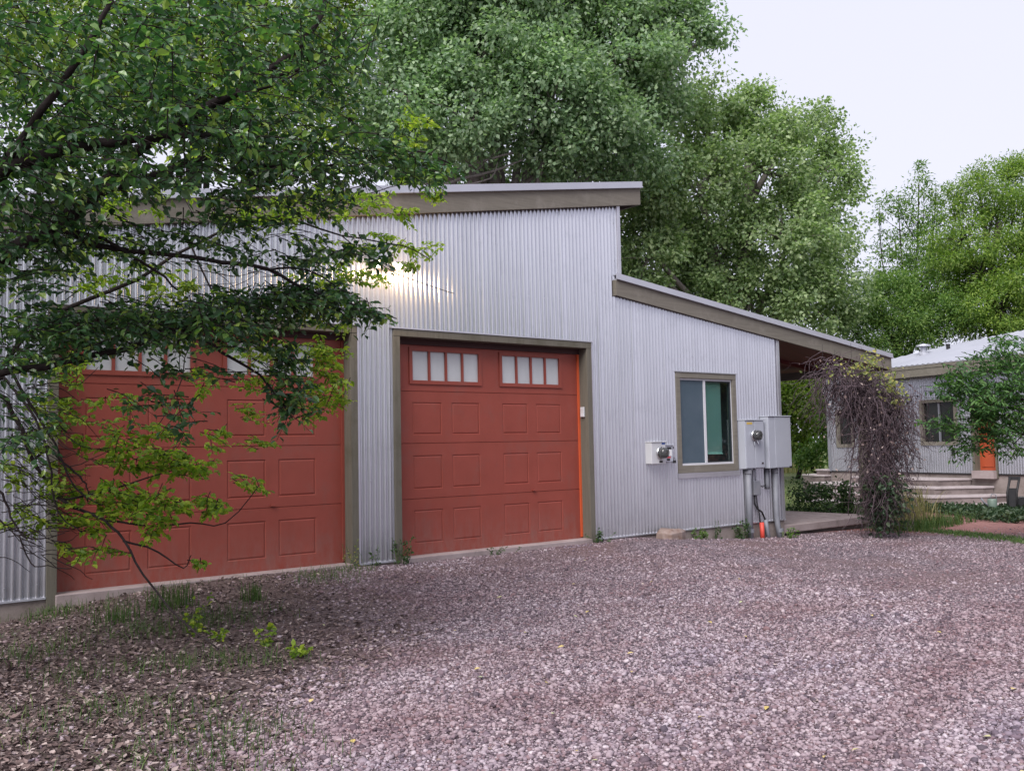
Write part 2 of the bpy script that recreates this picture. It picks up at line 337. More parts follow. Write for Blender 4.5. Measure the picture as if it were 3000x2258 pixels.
# view-wedge sampling for loose stuff on the ground (wider than the frame)
def wedge(n, d0, d1, pw, margin=1.25, side=None):
    out = []
    while len(out) < n:
        k = 4*n; d = d0*(d1/d0)**RNG.random(k) if pw == 'log' else RNG.uniform(d0, d1, k)
        a = RNG.uniform(-1, 1, k)*margin*1500/FPX*d; f2 = np.array([math.sin(YAW), math.cos(YAW)]); r2 = np.array([math.cos(YAW), -math.sin(YAW)])
        xy = CAM[:2]+d[:, None]*f2+a[:, None]*r2; ok = (xy[:, 1] < -.07) | (xy[:, 0] > 10.6)
        out = xy[ok] if len(out) == 0 else np.vstack([out, xy[ok]])
    return out[:n]

def euler_frames(n, tilt):
    """random frames whose third axis is within tilt of up"""
    az = RNG.uniform(0, 2*np.pi, n); tl = np.abs(RNG.normal(0, tilt, n)); ta = RNG.uniform(0, 2*np.pi, n)
    nn = np.stack([np.sin(tl)*np.cos(ta), np.sin(tl)*np.sin(ta), np.cos(tl)], -1)
    d = np.stack([np.cos(az), np.sin(az), np.zeros(n)], -1); d -= nn*(d*nn).sum(1)[:, None]; d /= np.linalg.norm(d, axis=1)[:, None]
    return np.cross(d, nn), d, nn
def stamp(T, faces, pos, sx_, dy, nz, size, sz=None):
    """copies of template T (m,3) with axes sx_,dy,nz scaled by size; returns mesh arrays"""
    T = np.asarray(T, float); n = len(pos); mcount = len(T)
    size = np.broadcast_to(np.asarray(size, float).reshape(-1, 1, 1) if np.ndim(size) == 1 else np.asarray(size, float)[:, None, :], (n, 1, 1 if np.ndim(size) == 1 else 3))
    TT = T[None]*size
    V = pos[:, None, :]+TT[:, :, :1]*sx_[:, None, :]+TT[:, :, 1:2]*dy[:, None, :]+TT[:, :, 2:3]*nz[:, None, :]
    fl = np.array([i for f in faces for i in f]); ln = np.array([len(f) for f in faces]); st = np.concatenate([[0], np.cumsum(ln)[:-1]])
    loops = (fl[None]+np.arange(n)[:, None]*mcount).ravel(); starts = (st[None]+np.arange(n)[:, None]*len(fl)).ravel()
    return V.reshape(-1, 3), loops, starts
def merge(parts):
    V = []; L = []; S = []; vb = lb = 0
    for v, l, s in parts:
        V.append(v); L.append(l+vb); S.append(s+lb); vb += len(v); lb += len(l)
    return np.vstack(V), np.concatenate(L), np.concatenate(S)

# gravel stones
ph = (1+5**.5)/2
ICO = np.array([(-1, ph, 0), (1, ph, 0), (-1, -ph, 0), (1, -ph, 0), (0, -1, ph), (0, 1, ph), (0, -1, -ph), (0, 1, -ph), (ph, 0, -1), (ph, 0, 1), (-ph, 0, -1), (-ph, 0, 1)])/1.902
ICF = [(0,11,5),(0,5,1),(0,1,7),(0,7,10),(0,10,11),(1,5,9),(5,11,4),(11,10,2),(10,7,6),(7,1,8),(3,9,4),(3,4,2),(3,2,6),(3,6,8),(3,8,9),(4,9,5),(2,4,11),(6,2,10),(8,6,7),(9,8,1)]
xy = wedge(260000, 3.4, 17, 'log')
s = litter_s(xy[:, 0], xy[:, 1])+1.4*hash_noise(xy[:, 0], xy[:, 1], 1.2, 21)
keep = RNG.random(len(xy)) < np.clip(1.0-(s+.6)/1.6, .07, 1); keep &= ~((xy[:, 0]+.35*xy[:, 1] > 9.3) & (RNG.random(len(xy)) < .75))
keep &= ~((np.abs(xy[:, 1]+.75+.25*hash_noise(xy[:, 0], xy[:, 1], .9, 5)) < .38) & (xy[:, 0] > .8) & (xy[:, 0] < 6) & (RNG.random(len(xy)) < .7))
keep &= ~(RNG.random(len(xy)) < np.clip(1.5*hash_noise(xy[:, 0], xy[:, 1], .8, 31)-.1, 0, .8))
xy = xy[keep]; n = len(xy); parts = []
for k in range(6):
    ii = np.arange(k, n, 6); T = ICO*(1+RNG.uniform(-.28, .28, (12, 1))); p_ = xy[ii]
    a, d, nn = euler_frames(len(ii), .35); sz = np.exp(RNG.normal(math.log(.0068), .42, len(ii))); sz = np.clip(sz, .0035, .024)
    S3 = np.stack([sz*RNG.uniform(.75, 1.1, len(ii)), sz*RNG.uniform(1., 1.5, len(ii)), sz*RNG.uniform(.55, .85, len(ii))], -1)
    pos = np.column_stack([p_, gz(p_[:, 0], p_[:, 1])+S3[:, 2]*.45]); parts.append(stamp(T, ICF, pos, a, d, nn, S3))
tag(link('gravel', fmesh('gravel', *merge(parts), True), M['stone']), kind='stuff')

# leaf templates
LEAF = [(0,0,0),(0,.35,-.04),(0,.68,-.03),(0,1,-.14),(-.30,.30,.06),(-.27,.62,.03),(.30,.30,.06),(.27,.62,.03)]
LEAF_F = [(0,1,4),(1,2,5,4),(2,3,5),(0,6,1),(1,6,7,2),(2,7,3)]
KITE = [(0,0,0),(-.36,.42,.07),(0,1,-.05),(.36,.42,.07)]; KITE_F = [(0,2,1),(0,3,2)]
NARROW = [(0,0,0),(-.17,.42,.05),(0,1,-.08),(.17,.42,.05)]
CURL = [(0,0,.02),(0,.5,-.03),(0,1,.10),(-.32,.45,.16),(.32,.5,.10),(.0,.0,.0)]; CURL_F = [(0,1,3),(1,2,3),(0,4,1),(1,4,2)]
# dead leaves
xy = wedge(75000, 3.4, 12.5, 'log', 1.35)
s = litter_s(xy[:, 0], xy[:, 1])+1.2*hash_noise(xy[:, 0], xy[:, 1], 1.2, 21)
dens = np.clip((s+.35)/1.4, .004, 1); xy = xy[RNG.random(len(xy)) < dens]; n = len(xy)
a, d, nn = euler_frames(n, .5); pos = np.column_stack([xy, gz(xy[:, 0], xy[:, 1])+.008])
tag(link('leaf_litter', fmesh('leaf_litter', *stamp(CURL, CURL_F, pos, a, d, nn, RNG.uniform(.018, .052, n))), M['dead_leaf']), kind='stuff')
xy = wedge(70, 3.8, 12, 'log'); xy = xy[(litter_s(xy[:, 0], xy[:, 1]) < .9)]; n = len(xy); a, d, nn = euler_frames(n, .25)
tag(link('fallen_leaf_scatter', fmesh('fallen_leaf_scatter', *stamp(LEAF, LEAF_F, np.column_stack([xy, gz(xy[:, 0], xy[:, 1])+.022]), a, d, nn, RNG.uniform(.03, .06, n))), M['fresh_fall']), kind='stuff')

def blades(base, h, lean, wd, seed=0, droop=.35):
    """grass blades: three-segment strips; base (n,3)"""
    n = len(base); az = RNG.uniform(0, 2*np.pi, n); d = np.stack([np.cos(az), np.sin(az), np.zeros(n)], -1); sd_ = np.stack([-np.sin(az), np.cos(az), np.zeros(n)], -1)
    h = np.broadcast_to(h, n)*RNG.uniform(.5, 1.15, n); l = np.abs(RNG.normal(0, lean, n)); V = np.zeros((n, 7, 3)); up = np.array([0, 0, 1.])
    for i, t in enumerate((0, .4, .75)):
        c = base+up*(h*t*(1-droop*t*.4))[:, None]+d*(h*l*t**1.7)[:, None]; ww = wd*(1-.6*t)
        V[:, i*2] = c-sd_*ww; V[:, i*2+1] = c+sd_*ww
    V[:, 6] = base+up*(h*(1-droop*.5))[:, None]+d*(h*l*1.15)[:, None]
    F = [(0,1,3,2),(2,3,5,4),(4,5,6)]; fl = np.array([i for f in F for i in f]); st = np.array([0, 4, 8])
    return V.reshape(-1, 3), (fl[None]+np.arange(n)[:, None]*7).ravel(), (st[None]+np.arange(n)[:, None]*11).ravel()
def cluster_xy(c, r, n):
    return np.array(c)[None]+np.clip(RNG.normal(0, 1, (n, 2)), -1.7, 1.7)*np.array(r)[None]*.5
def on_ground(xy, dz=0.): return np.column_stack([xy, gz(xy[:, 0], xy[:, 1])+dz])

# ------------------------------------------------------------------ garage
gar = empty('garage', (-1, 0, 0), 'corrugated metal garage with two red sectional doors, stepped shed roofs and a side porch', 'garage')
PITCHC, AMP = .0677, .0155
def top_hi(x): return 4.104+.1716*x          # bottom of the upper fascia
def top_lo(x): return 3.434-.1134*(x-3.718)
def corrug(mb, x0, x1, zb, zt, org=(0, 0, 0), u=(1, 0, 0), nrm=(0, -1, 0), per=8):
    k0, k1 = math.floor(x0/PITCHC*per), math.ceil(x1/PITCHC*per)
    xs = [x0]+[k*PITCHC/per for k in range(k0+1, k1) if x0 < k*PITCHC/per < x1]+[x1]
    o, u, nv = np.array(org), np.array(u), np.array(nrm); vs = []; fs = []
    for x in xs:
        y = AMP*math.sin(2*math.pi*x/PITCHC)+(.0035 if (x/PITCHC) % 10 < 1 else 0)
        for z in (zb(x) if callable(zb) else zb, zt(x) if callable(zt) else zt):
            vs.append(o+u*x+nv*y+np.array([0, 0, z]))
    for i in range(len(xs)-1): fs.append((2*i, 2*i+2, 2*i+3, 2*i+1))
    mb.add(vs, fs)
WX0 = -9.
mb = MB()
hi = lambda x: top_hi(x)+.05
lo = lambda x: top_lo(x)+.05
for a in ((WX0, -3.766, 0, hi), (-3.766, -.487, 2.745, hi), (-.487, 0, 0, hi), (0, 3.22, 2.745, hi), (3.22, 3.80, 0, hi), (3.80, 4.965, 0, lo), (4.965, 6.385, 2.385, lo), (4.965, 6.385, 0, .83), (6.385, 7.50, 0, lo)):
    corrug(mb, *a)
mb.build('front_siding', M['siding'], gar, smooth=True, fix=False)
mb = MB()
for zz in (.12, .95, 1.8, 2.62, 3.3, 3.95, 4.5):
    kx = math.floor(WX0/PITCHC)
    while kx*PITCHC < 7.45:
        x = (kx+.25)*PITCHC; kx += 4
        if zz > (hi(x) if x < 3.8 else lo(x))-.1 or any(a_-.03 < x < b_+.03 and zz < c_ and zz > d_ for a_, b_, c_, d_ in ((-3.766, -.487, 2.78, -1), (0, 3.22, 2.78, -1), (4.94, 6.42, 2.42, .75))): continue
        mb.lathe([(.0065, -.002), (.0065, .002), (.003, .004)], (x, -AMP-.003, zz+RNG.normal(0, .006)), (0, -1, 0), 6)
o = mb.build('screw', M['conduit'], gar); o['kind'] = 'stuff'
mb = MB()   # the other walls behind the front
def sheet(mb, poly): mb.add(poly, [tuple(range(len(poly)))])
DEP = 9.
sheet(mb, [(3.80, .02, 2.9), (3.80, DEP, 2.9), (3.80, DEP, top_hi(3.8)+.05), (3.80, .02, top_hi(3.8)+.05)])
sheet(mb, [(7.5, .02, -.05), (7.5, DEP, -.05), (7.5, DEP, lo(7.5)), (7.5, .02, lo(7.5))])
sheet(mb, [(WX0, .02, -.05), (WX0, DEP, -.05), (WX0, DEP, hi(WX0)), (WX0, .02, hi(WX0))])
sheet(mb, [(WX0, DEP, -.05), (7.5, DEP, -.05), (7.5, DEP, lo(7.5)), (3.8, DEP, lo(3.8)), (3.8, DEP, hi(3.8)), (WX0, DEP, hi(WX0))])
mb.build('rear_wall', M['trim_metal'], gar)
# metal corner trims and flashings
mb = MB(); mb.box((3.80, -.03, 3.52), (3.865, .06, top_hi(3.8)+.02)); mb.build('corner_trim', M['trim_metal'], gar, bevel=.004)
mb = MB(); mb.box((7.50, -.03, -.005), (7.575, .07, top_lo(7.5)+.02)); mb.build('corner_trim', M['trim_metal'], gar, bevel=.004)
mb = MB()
for z0, pts in ((0, ((WX0, -3.77), (-.485, -.002), (3.222, 7.58))),):
    for a, c in pts: mb.box((a, -.034, -.016), (c, .03, .002))
for a, c in ((-3.80, -.455), (-.03, 3.25)): mb.box((a, -.045, 2.737), (c, .03, 2.752))
for a, z0, z1 in ((-.487, .003, 2.735), (3.222, .003, 2.735)): mb.box((a, -.018, z0), (a+.028, .02, z1))
mb.build_each('flashing', M['trim_metal'], gar)
# foundation
mb = MB()
for a, c in ((WX0, -3.70), (-.56, .07), (3.15, 4.35), (4.36, 5.55), (5.56, 7.56)): mb.box((a, -.008, -.75), (c, .2, -.018))
mb.build_each('foundation', M['found'], gar, bevel=.006)
mb = MB()
for a, c in ((-3.69, -.565), (.075, 3.145)): mb.box((a, -.05, -.5), (c, .4, .012))
mb.build_each('door_sill', M['concrete'], gar, bevel=.01)
# roofs
def slope_beam(mb, f, x0, x1, y0, y1, h0, h1): mb.prism([(x0, y0, f(x0)+h0), (x1, y0, f(x1)+h0), (x1, y0, f(x1)+h1), (x0, y0, f(x0)+h1)], (0, y1-y0, 0))
RX1 = 4.262
mb = MB(); slope_beam(mb, top_hi, WX0-.4, RX1, -.07, -.032, 0, .245); mb.prism([(RX1, -.032, top_hi(RX1)), (RX1, DEP+.3, top_hi(RX1)), (RX1, DEP+.3, top_hi(RX1)+.245), (RX1, -.032, top_hi(RX1)+.245)], (-.04, 0, -.007))
fas = mb.build('fascia', M['wood'], gar, bevel=.004)
mb = MB(); slope_beam(mb, top_hi, WX0-.45, RX1+.02, -.092, DEP+.35, .247, .262); slope_beam(mb, top_hi, WX0-.45, RX1+.022, -.097, -.075, .2605, .345); slope_beam(mb, top_hi, WX0-.45, RX1+.024, -.108, -.095, .25, .268)
mb.prism([(RX1+.022, -.075, top_hi(RX1)+.262), (RX1+.022, DEP+.35, top_hi(RX1)+.262), (RX1+.022, DEP+.35, top_hi(RX1)+.345), (RX1+.022, -.075, top_hi(RX1)+.345)], (-.02, 0, -.003))
slope_beam(mb, top_hi, WX0-.45, RX1, -.074, DEP+.33, .318, .335)
mb.build('roof', M['cap_metal'], gar)
mb = MB(); slope_beam(mb, top_hi, WX0-.3, RX1-.04, -.03, DEP+.2, .06, .075); mb.build('soffit', M['soffit'], gar)
LX0, LX1 = 3.718, 11.05
mb = MB(); slope_beam(mb, top_lo, LX0, LX1, -.07, -.032, 0, .228); mb.prism([(LX1, -.032, top_lo(LX1)), (LX1, 6.3, top_lo(LX1)), (LX1, 6.3, top_lo(LX1)+.228), (LX1, -.032, top_lo(LX1)+.228)], (-.04, 0, .0045)); mb.prism([(LX0, -.0705, top_lo(LX0)), (LX0, -.0705, top_lo(LX0)+.228), (LX0, .02, top_lo(LX0)+.228), (LX0, .02, top_lo(LX0))], (-.012, 0, 0))
mb.build('fascia', M['wood'], gar, bevel=.004)
mb = MB(); slope_beam(mb, top_lo, LX0, LX1+.02, -.092, 6.35, .23, .245); slope_beam(mb, top_lo, LX0-.012, LX1+.022, -.097, -.075, .2435, .322); slope_beam(mb, top_lo, LX0-.012, LX1+.024, -.108, -.095, .233, .251)
slope_beam(mb, top_lo, LX0, LX1, -.074, 6.33, .30, .312)
mb.prism([(LX1+.022, -.075, top_lo(LX1)+.245), (LX1+.022, 6.35, top_lo(LX1)+.245), (LX1+.022, 6.35, top_lo(LX1)+.322), (LX1+.022, -.075, top_lo(LX1)+.322)], (-.02, 0, .002))
mb.build('roof', M['cap_metal'], gar)
mb = MB(); slope_beam(mb, top_lo, 7.58, LX1-.04, -.03, 6.25, .05, .07)
for yy in (1.2, 2.4, 3.6, 4.8): slope_beam(mb, top_lo, 7.58, LX1-.04, yy, yy+.05, -.02, .049)
mb.build('soffit', M['soffit'], gar)
mb = MB(); mb.box((10.22, .06, -.15), (10.36, .2, top_lo(10.3)-.17)); mb.build('porch_post', M['wood_v'], gar, bevel=.006)
mb = MB(); mb.box((10.2, -.02, top_lo(10.38)-.17), (10.38, 6.2, top_lo(10.38)-.025)); mb.build('porch_beam', M['wood'], gar, bevel=.006)

# sectional doors
def pan_grid(x0, x1, z0, z1, rects):
    xs = sorted({x0, x1}|{r[i] for r in rects for i in (0, 1)}); zs = sorted({z0, z1}|{r[i] for r in rects for i in (2, 3)}); cells = []
    for i in range(len(xs)-1):
        for j in range(len(zs)-1):
            cx, cz = (xs[i]+xs[i+1])/2, (zs[j]+zs[j+1])/2
            if not any(r[0] < cx < r[1] and r[2] < cz < r[3] for r in rects): cells.append((xs[i], xs[i+1], zs[j], zs[j+1]))
    return cells
def ring(mb, r0, y0, r1, y1):
    a = [(r0[0], y0, r0[2]), (r0[1], y0, r0[2]), (r0[1], y0, r0[3]), (r0[0], y0, r0[3])]; c = [(r1[0], y1, r1[2]), (r1[1], y1, r1[2]), (r1[1], y1, r1[3]), (r1[0], y1, r1[3])]
    mb.add(a+c, [(i, (i+1) % 4, 4+(i+1) % 4, 4+i) for i in range(4)])
def inset(r, t): return (r[0]+t, r[1]-t, r[2]+t, r[3]-t)
def flat_(mb, r, y): mb.add([(r[0], y, r[2]), (r[1], y, r[2]), (r[1], y, r[3]), (r[0], y, r[3])], [(0, 1, 2, 3)])
DY = .15
def garage_door(x0, x1, label, sx0):
    w_ = x1-x0; H = 2.66; zs = (.028, .69, 1.365, 2.005, H)
    d = empty('garage_door', ((x0+x1)/2, DY, 0), None, None); d.parent = gar; d.location = ((x0+x1)/2+1, DY, 0)
    sc_ = w_/3.04; L = lambda v: x0+(v-.09)*sc_
    panels = [(L(.372), L(.795)), (L(.955), L(1.383)), (L(1.767), L(2.187)), (L(2.34), L(2.775))]
    rows = [(.152, .547), (.808, 1.212), (1.472, 1.865)]; wins = [(L(.335), L(1.412), 2.105, 2.535), (L(1.728), L(2.795), 2.105, 2.535)]
    mb = MB(); rects = [(p[0]-.004, p[1]+.004, r[0]-.004, r[1]+.004) for p in panels for r in rows]+wins
    for k in range(4):
        zz0, zz1 = zs[k]+(.004 if k else 0), zs[k+1]-(.004 if k < 3 else 0)
        rr = [r for r in rects if zz0 < r[2] < zz1]
        for c in pan_grid(x0, x1, zz0, zz1, rr): flat_(mb, c, DY)
        if k: ring(mb, (x0, x1, zs[k]-.004, zs[k]+.004), DY, (x0, x1, zs[k]-.001, zs[k]+.001), DY+.012); flat_(mb, (x0, x1, zs[k]-.001, zs[k]+.001), DY+.012)
    for r in rects[:12]:
        r1, r2, r3 = inset(r, .007), inset(r, .013), inset(r, .026)
        ring(mb, r, DY, r1, DY+.008); ring(mb, r1, DY+.008, r2, DY+.008); ring(mb, r2, DY+.008, r3, DY+.001); flat_(mb, r3, DY+.001)
    for r in wins: ring(mb, r, DY, inset(r, .001), DY+.06)
    flat_(mb, (x0, x1, .028, H), DY+.062)
    mb.box((x0, DY-.002, .006), (x1, DY+.05, .0275))
    # link under the door empty
    def part(mbx, nm, mt, **kw):
        me_ = mbx; o = me_.build(nm, mt, None, **kw); o.data.transform(Matrix.Translation((-(x0+x1)/2, -DY, 0))); o.parent = d; return o
    part(mb, 'panel', M['door'], fix=False)
    for r in wins:
        fb = MB(); fo, fi = r, inset(r, .034)
        for bx in ((fo[0]-.012, fi[0], fo[2]-.012, fo[3]+.012), (fi[1], fo[1]+.012, fo[2]-.012, fo[3]+.012), (fi[0], fi[1], fo[2]-.012, fi[2]), (fi[0], fi[1], fi[3], fo[3]+.012)): fb.box((bx[0], DY-.016, bx[2]), (bx[1], DY+.03, bx[3]))
        pw_ = (fi[1]-fi[0])/4
        for k in (1, 2, 3): fb.box((fi[0]+pw_*k-.015, DY-.010, fi[2]), (fi[0]+pw_*k+.015, DY+.028, fi[3]))
        part(fb, 'window_frame', M['door'])
        pb = MB(); pb.box((fi[0]-.004, DY+.012, fi[2]-.004), (fi[1]+.004, DY+.024, fi[3]+.004)); part(pb, 'window_pane', M['pane'])
    sb = MB(); sb.box((x1-.034, DY-.02, .03), (x1-.001, DY-.003, 2.6)); part(sb, 'door_stop', M['doorstop'] if sx0 else M['door'])
    tb_ = MB(); tb_.box((x0, DY-.03, 2.575), (x1, DY+.01, 2.655)); part(tb_, 'header_shade_strip', M['header_shade'])  # dark strip painted in for the header's shade on the door
    hb = MB(); hb.box((L(2.24), DY-.028, .705), (L(2.29), DY-.003, .72)); part(hb, 'handle', M['door'])
    if label: d['label'] = label
    return d
garage_door(-3.676, -.577, 'left red door, half hidden by branches', 0)
garage_door(.09, 3.13, 'right red door, fully in view', 1)
def door_frame(x0, x1):
    mb = MB(); T = .09
    mb.box((x0, -.034, -.12), (x0+T, DY+.08, 2.646)); mb.box((x1-T, -.034, -.12), (x1, DY+.08, 2.646)); mb.box((x0, -.036, 2.647), (x1, DY+.08, 2.736))
    mb.build('door_frame', M['wood_v'], gar, bevel=.004)
door_frame(-3.766, -.487); door_frame(0, 3.22)
# side window
WN = (4.965, 6.385, .845, 2.38)
def window_parts():
    x0, x1, z0, z1 = WN; T = .088; mb = MB()
    mb.box((x0, -.032, z0), (x0+T, .09, z1-T-.001)); mb.box((x1-T, -.032, z0), (x1, .09, z1-T-.001)); mb.box((x0, -.034, z1-T), (x1, .09, z1)); mb.box((x0+T+.001, -.031, z0), (x1-T-.001, .09, z0+T*1.3))
    wf = mb.build('window_frame', M['wood'], gar, bevel=.004)
    i0, i1, j0, j1 = x0+T, x1-T, z0+T*1.3, z1-T; xm = 5.64
    def sub(mbx, nm, mt, **kw):
        o = mbx.build(nm, mt, gar, **kw); o.parent = wf; return o
    mb = MB(); mb.box((x0-.02, -.045, z1+.0005), (x1+.025, .02, z1+.014)); mb.box((x0-.015, -.04, z0-.075), (x1+.02, .02, z0-.001)); [sub(m_, 'flashing', M['trim_metal']) for m_ in mb.pieces()]
    mb = MB(); mb.box((i0, -.004, j1-.028), (i1, .06, j1)); mb.box((i0, -.004, j0), (i1, .06, j0+.03)); mb.box((i0, -.002, j0+.03), (i0+.016, .06, j1-.028)); mb.box((i1-.016, -.002, j0+.03), (i1, .06, j1-.028)); mb.box((xm-.02, -.006, j0+.03), (xm+.022, .06, j1-.028)); sub(mb, 'sash', M['vinyl'])
    mb = MB(); a0, a1, c0, c1 = xm+.022, i1-.016, j0+.03, j1-.028
    for bx in ((a0, a0+.02, c0, c1), (a1-.02, a1, c0, c1), (a0+.02, a1-.02, c0, c0+.02), (a0+.02, a1-.02, c1-.02, c1)): mb.box((bx[0], .004, bx[2]), (bx[1], .05, bx[3]))
    sub(mb, 'sash', M['darkframe'])
    mb = MB(); mb.box((i0+.016, .012, c0), (xm-.02, .015, c1)); sub(mb, 'insect_screen', M['screen'])
    mb = MB(); mb.box((a0+.015, .022, c0+.015), (a1-.015, .026, c1-.015)); sub(mb, 'glass', M['wglass'])
    mb = MB(); z = c0+.14
    while z < c1: mb.add([(a0-.05, .135, z), (a1-.10, .135, z), (a1-.10, .118, z+.031), (a0-.05, .118, z+.031)], [(0, 1, 2, 3)]); z += .026
    mb.box((a0-.05, .11, c0+.125), (a1-.10, .14, c0+.14)); sub(mb, 'blind', M['blind_green'])
    mb = MB(); mb.box((i0-.1, .6, j0-.2), (i1+.1, .62, j1+.2)); mb.box((i0-.1, .1, j0-.22), (i1+.1, .61, j0-.2)); mb.box((i1+.1, .1, j0-.2), (i1+.12, .6, j1+.2)); mb.box((i0-.12, .1, j0-.2), (i0-.1, .6, j1+.2)); sub(mb, 'room_back', M['darkframe'])
window_parts()

# ------------------------------------------------------------------ things on the garage wall
t = empty('flood_light', (-.17, -.02, 3.48), 'lit twin headed flood light on the wall between the two red doors', 'wall lamp')
mb = MB(); mb.lathe([(.055, 0), (.055, .02), (.045, .035)], (-.17, -.012, 3.48), (0, -1, 0), 20); mb.build('base', M['white_box'], t, smooth=False)
for hx, dx in ((-.27, -.45), (-.06, .55)):
    ax = Vector((dx, -.62, -.45)).normalized(); o_ = Vector((hx, -.15, 3.485))
    mb = MB(); mb.tube([(-.17, -.04, 3.485), (-.17+(hx+.17)*.6, -.09, 3.50), tuple(o_)], .009, 8); arm = mb.build('arm', M['white_box'], t, smooth=True)
    mb = MB(); mb.lathe([(.02, -.05), (.03, -.02), (.036, .0), (.048, .05), (.05, .062)], o_, ax, 18); mb.build('lamp_head', M['white_box'], t, smooth=True)
    mb = MB(); mb.lathe([(.046, .063), (.047, .075), (.038, .09), (.015, .1)], o_, ax, 18); mb.build('bulb', M['bulb'], t, smooth=True)
    pl = bpy.data.lights.new('lamp_glow', 'POINT'); po = bpy.data.objects.new('lamp_glow', pl); COL.objects.link(po)
    pl.energy = 11; pl.color = (1, .66, .34); pl.shadow_soft_size = .045; po.location = o_+ax*.16
# keypad
t = empty('keypad', (3.12, .06, 1.76), 'small white keypad box on the right door jamb', 'keypad')
mb = MB(); mb.box((3.10, .03, 1.69), (3.129, .10, 1.83)); mb.build('cover', M['white_box'], t, bevel=.006)
mb = MB(); mb.box((3.097, .04, 1.70), (3.0995, .09, 1.735)); mb.build('lip', M['vinyl'], t)

def meter(org, t, r=.088):
    """glass meter on a box face; axis towards the yard"""
    mb = MB(); mb.lathe([(r*1.12, 0), (r*1.12, .02), (r*1.02, .03)], org, (0, -1, 0), 28); mb.build('meter_ring', M['chrome'], t, smooth=False)
    mb = MB(); mb.lathe([(r*.8, .03), (r*.8, .07)], org, (0, -1, 0), 24)
    mb.build('meter_dial', M['dial'], t)
    o = Vector(org)
    mb = MB(); mb.box((o.x-.045, o.y-.0735, o.z+.008), (o.x+.045, o.y-.0705, o.z+.034)); mb.build('display', M['black'], t)
    mb = MB(); mb.box((o.x-.05, o.y-.0735, o.z-.05), (o.x+.03, o.y-.0705, o.z-.03)); mb.build('plate', M['label_white'], t)
    mb = MB(); mb.lathe([(r, .028), (r*.98, .09), (r*.9, .115), (r*.6, .128), (.002, .131)], org, (0, -1, 0), 28); mb.build('meter_glass', M['glass'], t, smooth=True)
# small meter
t = empty('meter_box', (4.42, -.1, 1.16), 'small pale meter box with round meter, left of the window', 'electric meter')
mb = MB(); mb.box((4.27, -.135, 1.005), (4.575, -.01, 1.318)); mb.box((4.262, -.15, 1.319), (4.582, -.01, 1.332)); mb.build('case', M['white_box'], t, bevel=.006)
meter((4.452, -.136, 1.165), t, .082)
mb = MB(); mb.box((4.49, -.1375, 1.285), (4.56, -.1355, 1.312)); mb.build('sticker', M['label_blue'], t)
mb = MB(); mb.box((4.43, -.1375, 1.02), (4.50, -.1355, 1.05)); mb.build('sticker', M['black'], t)
t = empty('disconnect_switch', (4.7, -.06, 1.15), 'narrow grey switch box with pink and black stickers beside small meter', 'switch box')
mb = MB(); mb.box((4.605, -.085, 1.03), (4.785, -.01, 1.268)); mb.box((4.6, -.1, 1.269), (4.79, -.01, 1.285)); mb.build('case', M['grey_box'], t, bevel=.005)
for nm, bx, mt in (('sticker', (4.66, 4.75, 1.215, 1.245), 'black'), ('sticker', (4.655, 4.76, 1.115, 1.205), 'label_white'), ('sticker', (4.64, 4.73, 1.082, 1.108), 'label_red'), ('sticker', (4.645, 4.715, 1.045, 1.075), 'black')):
    mb = MB(); mb.box((bx[0], -.0875, bx[2]), (bx[1], -.0855, bx[3])); mb.build(nm, M[mt], t)
mb = MB(); mb.tube([(4.795, -.05, 1.10), (4.80, -.06, 1.22)], .008, 6); mb.lathe([(.02, 0), (.02, .03)], (4.80, -.045, 1.235), (0, -1, 0), 10); mb.build('lever', M['black'], t)
t = empty('padlock', (4.82, -.07, 1.05), 'black padlock hanging from the narrow switch box', 'padlock')
mb = MB(); mb.box((4.80, -.085, 1.005), (4.85, -.06, 1.045)); mb.build('body', M['black'], t, bevel=.005)
mb = MB(); mb.tube([(4.808, -.072, 1.04), (4.80, -.074, 1.07), (4.795, -.074, 1.085), (4.815, -.074, 1.09), (4.835, -.073, 1.07), (4.842, -.072, 1.04)], .004, 6); mb.build('shackle', M['iron'], t, smooth=True)
# big meter panel
t = empty('meter_panel', (6.66, -.1, 1.25), 'tall grey service panel carrying a round meter, right of the window', 'electric panel')
mb = MB(); mb.box((6.415, -.15, .868), (6.90, -.01, 1.638)); mb.box((6.408, -.172, 1.639), (6.91, -.01, 1.655)); mb.build('case', M['grey_box'], t, bevel=.006)
mb = MB(); mb.box((6.425, -.158, .88), (6.645, -.151, 1.625)); mb.build('cover', M['grey_box'], t, bevel=.004)
mb = MB(); mb.box((6.655, -.162, .88), (6.89, -.151, 1.63)); mb.build('door', M['grey_box'], t, bevel=.004)
meter((6.64, -.162, 1.40), t, .082)
mb = MB(); mb.box((6.46, -.1605, 1.575), (6.60, -.1585, 1.612)); mb.build('sticker', M['label_yellow'], t)
mb = MB(); mb.box((6.80, -.172, .94), (6.85, -.1625, .965)); mb.tube([(6.62, -.17, 1.30), (6.62, -.18, 1.24)], .008, 6); mb.tube([(6.70, -.17, 1.31), (6.71, -.19, 1.26)], .008, 6); mb.build_each('latch', M['chrome'], t)
t = empty('electrical_cabinet', (7.25, -.1, 1.28), 'blank grey electrical cabinet at the wall corner beside the meter panel', 'cabinet')
mb = MB(); mb.box((6.96, -.20, .862), (7.56, -.035, 1.70)); mb.box((6.952, -.218, 1.701), (7.57, -.035, 1.718)); mb.build('case', M['grey_box'], t, bevel=.006)
mb = MB(); mb.box((7.13, -.206, .87), (7.555, -.2005, 1.695)); mb.build('door', M['grey_box'], t, bevel=.003)
mb = MB(); mb.box((7.49, -.225, .85), (7.53, -.2065, .885)); mb.build('latch', M['black'], t)
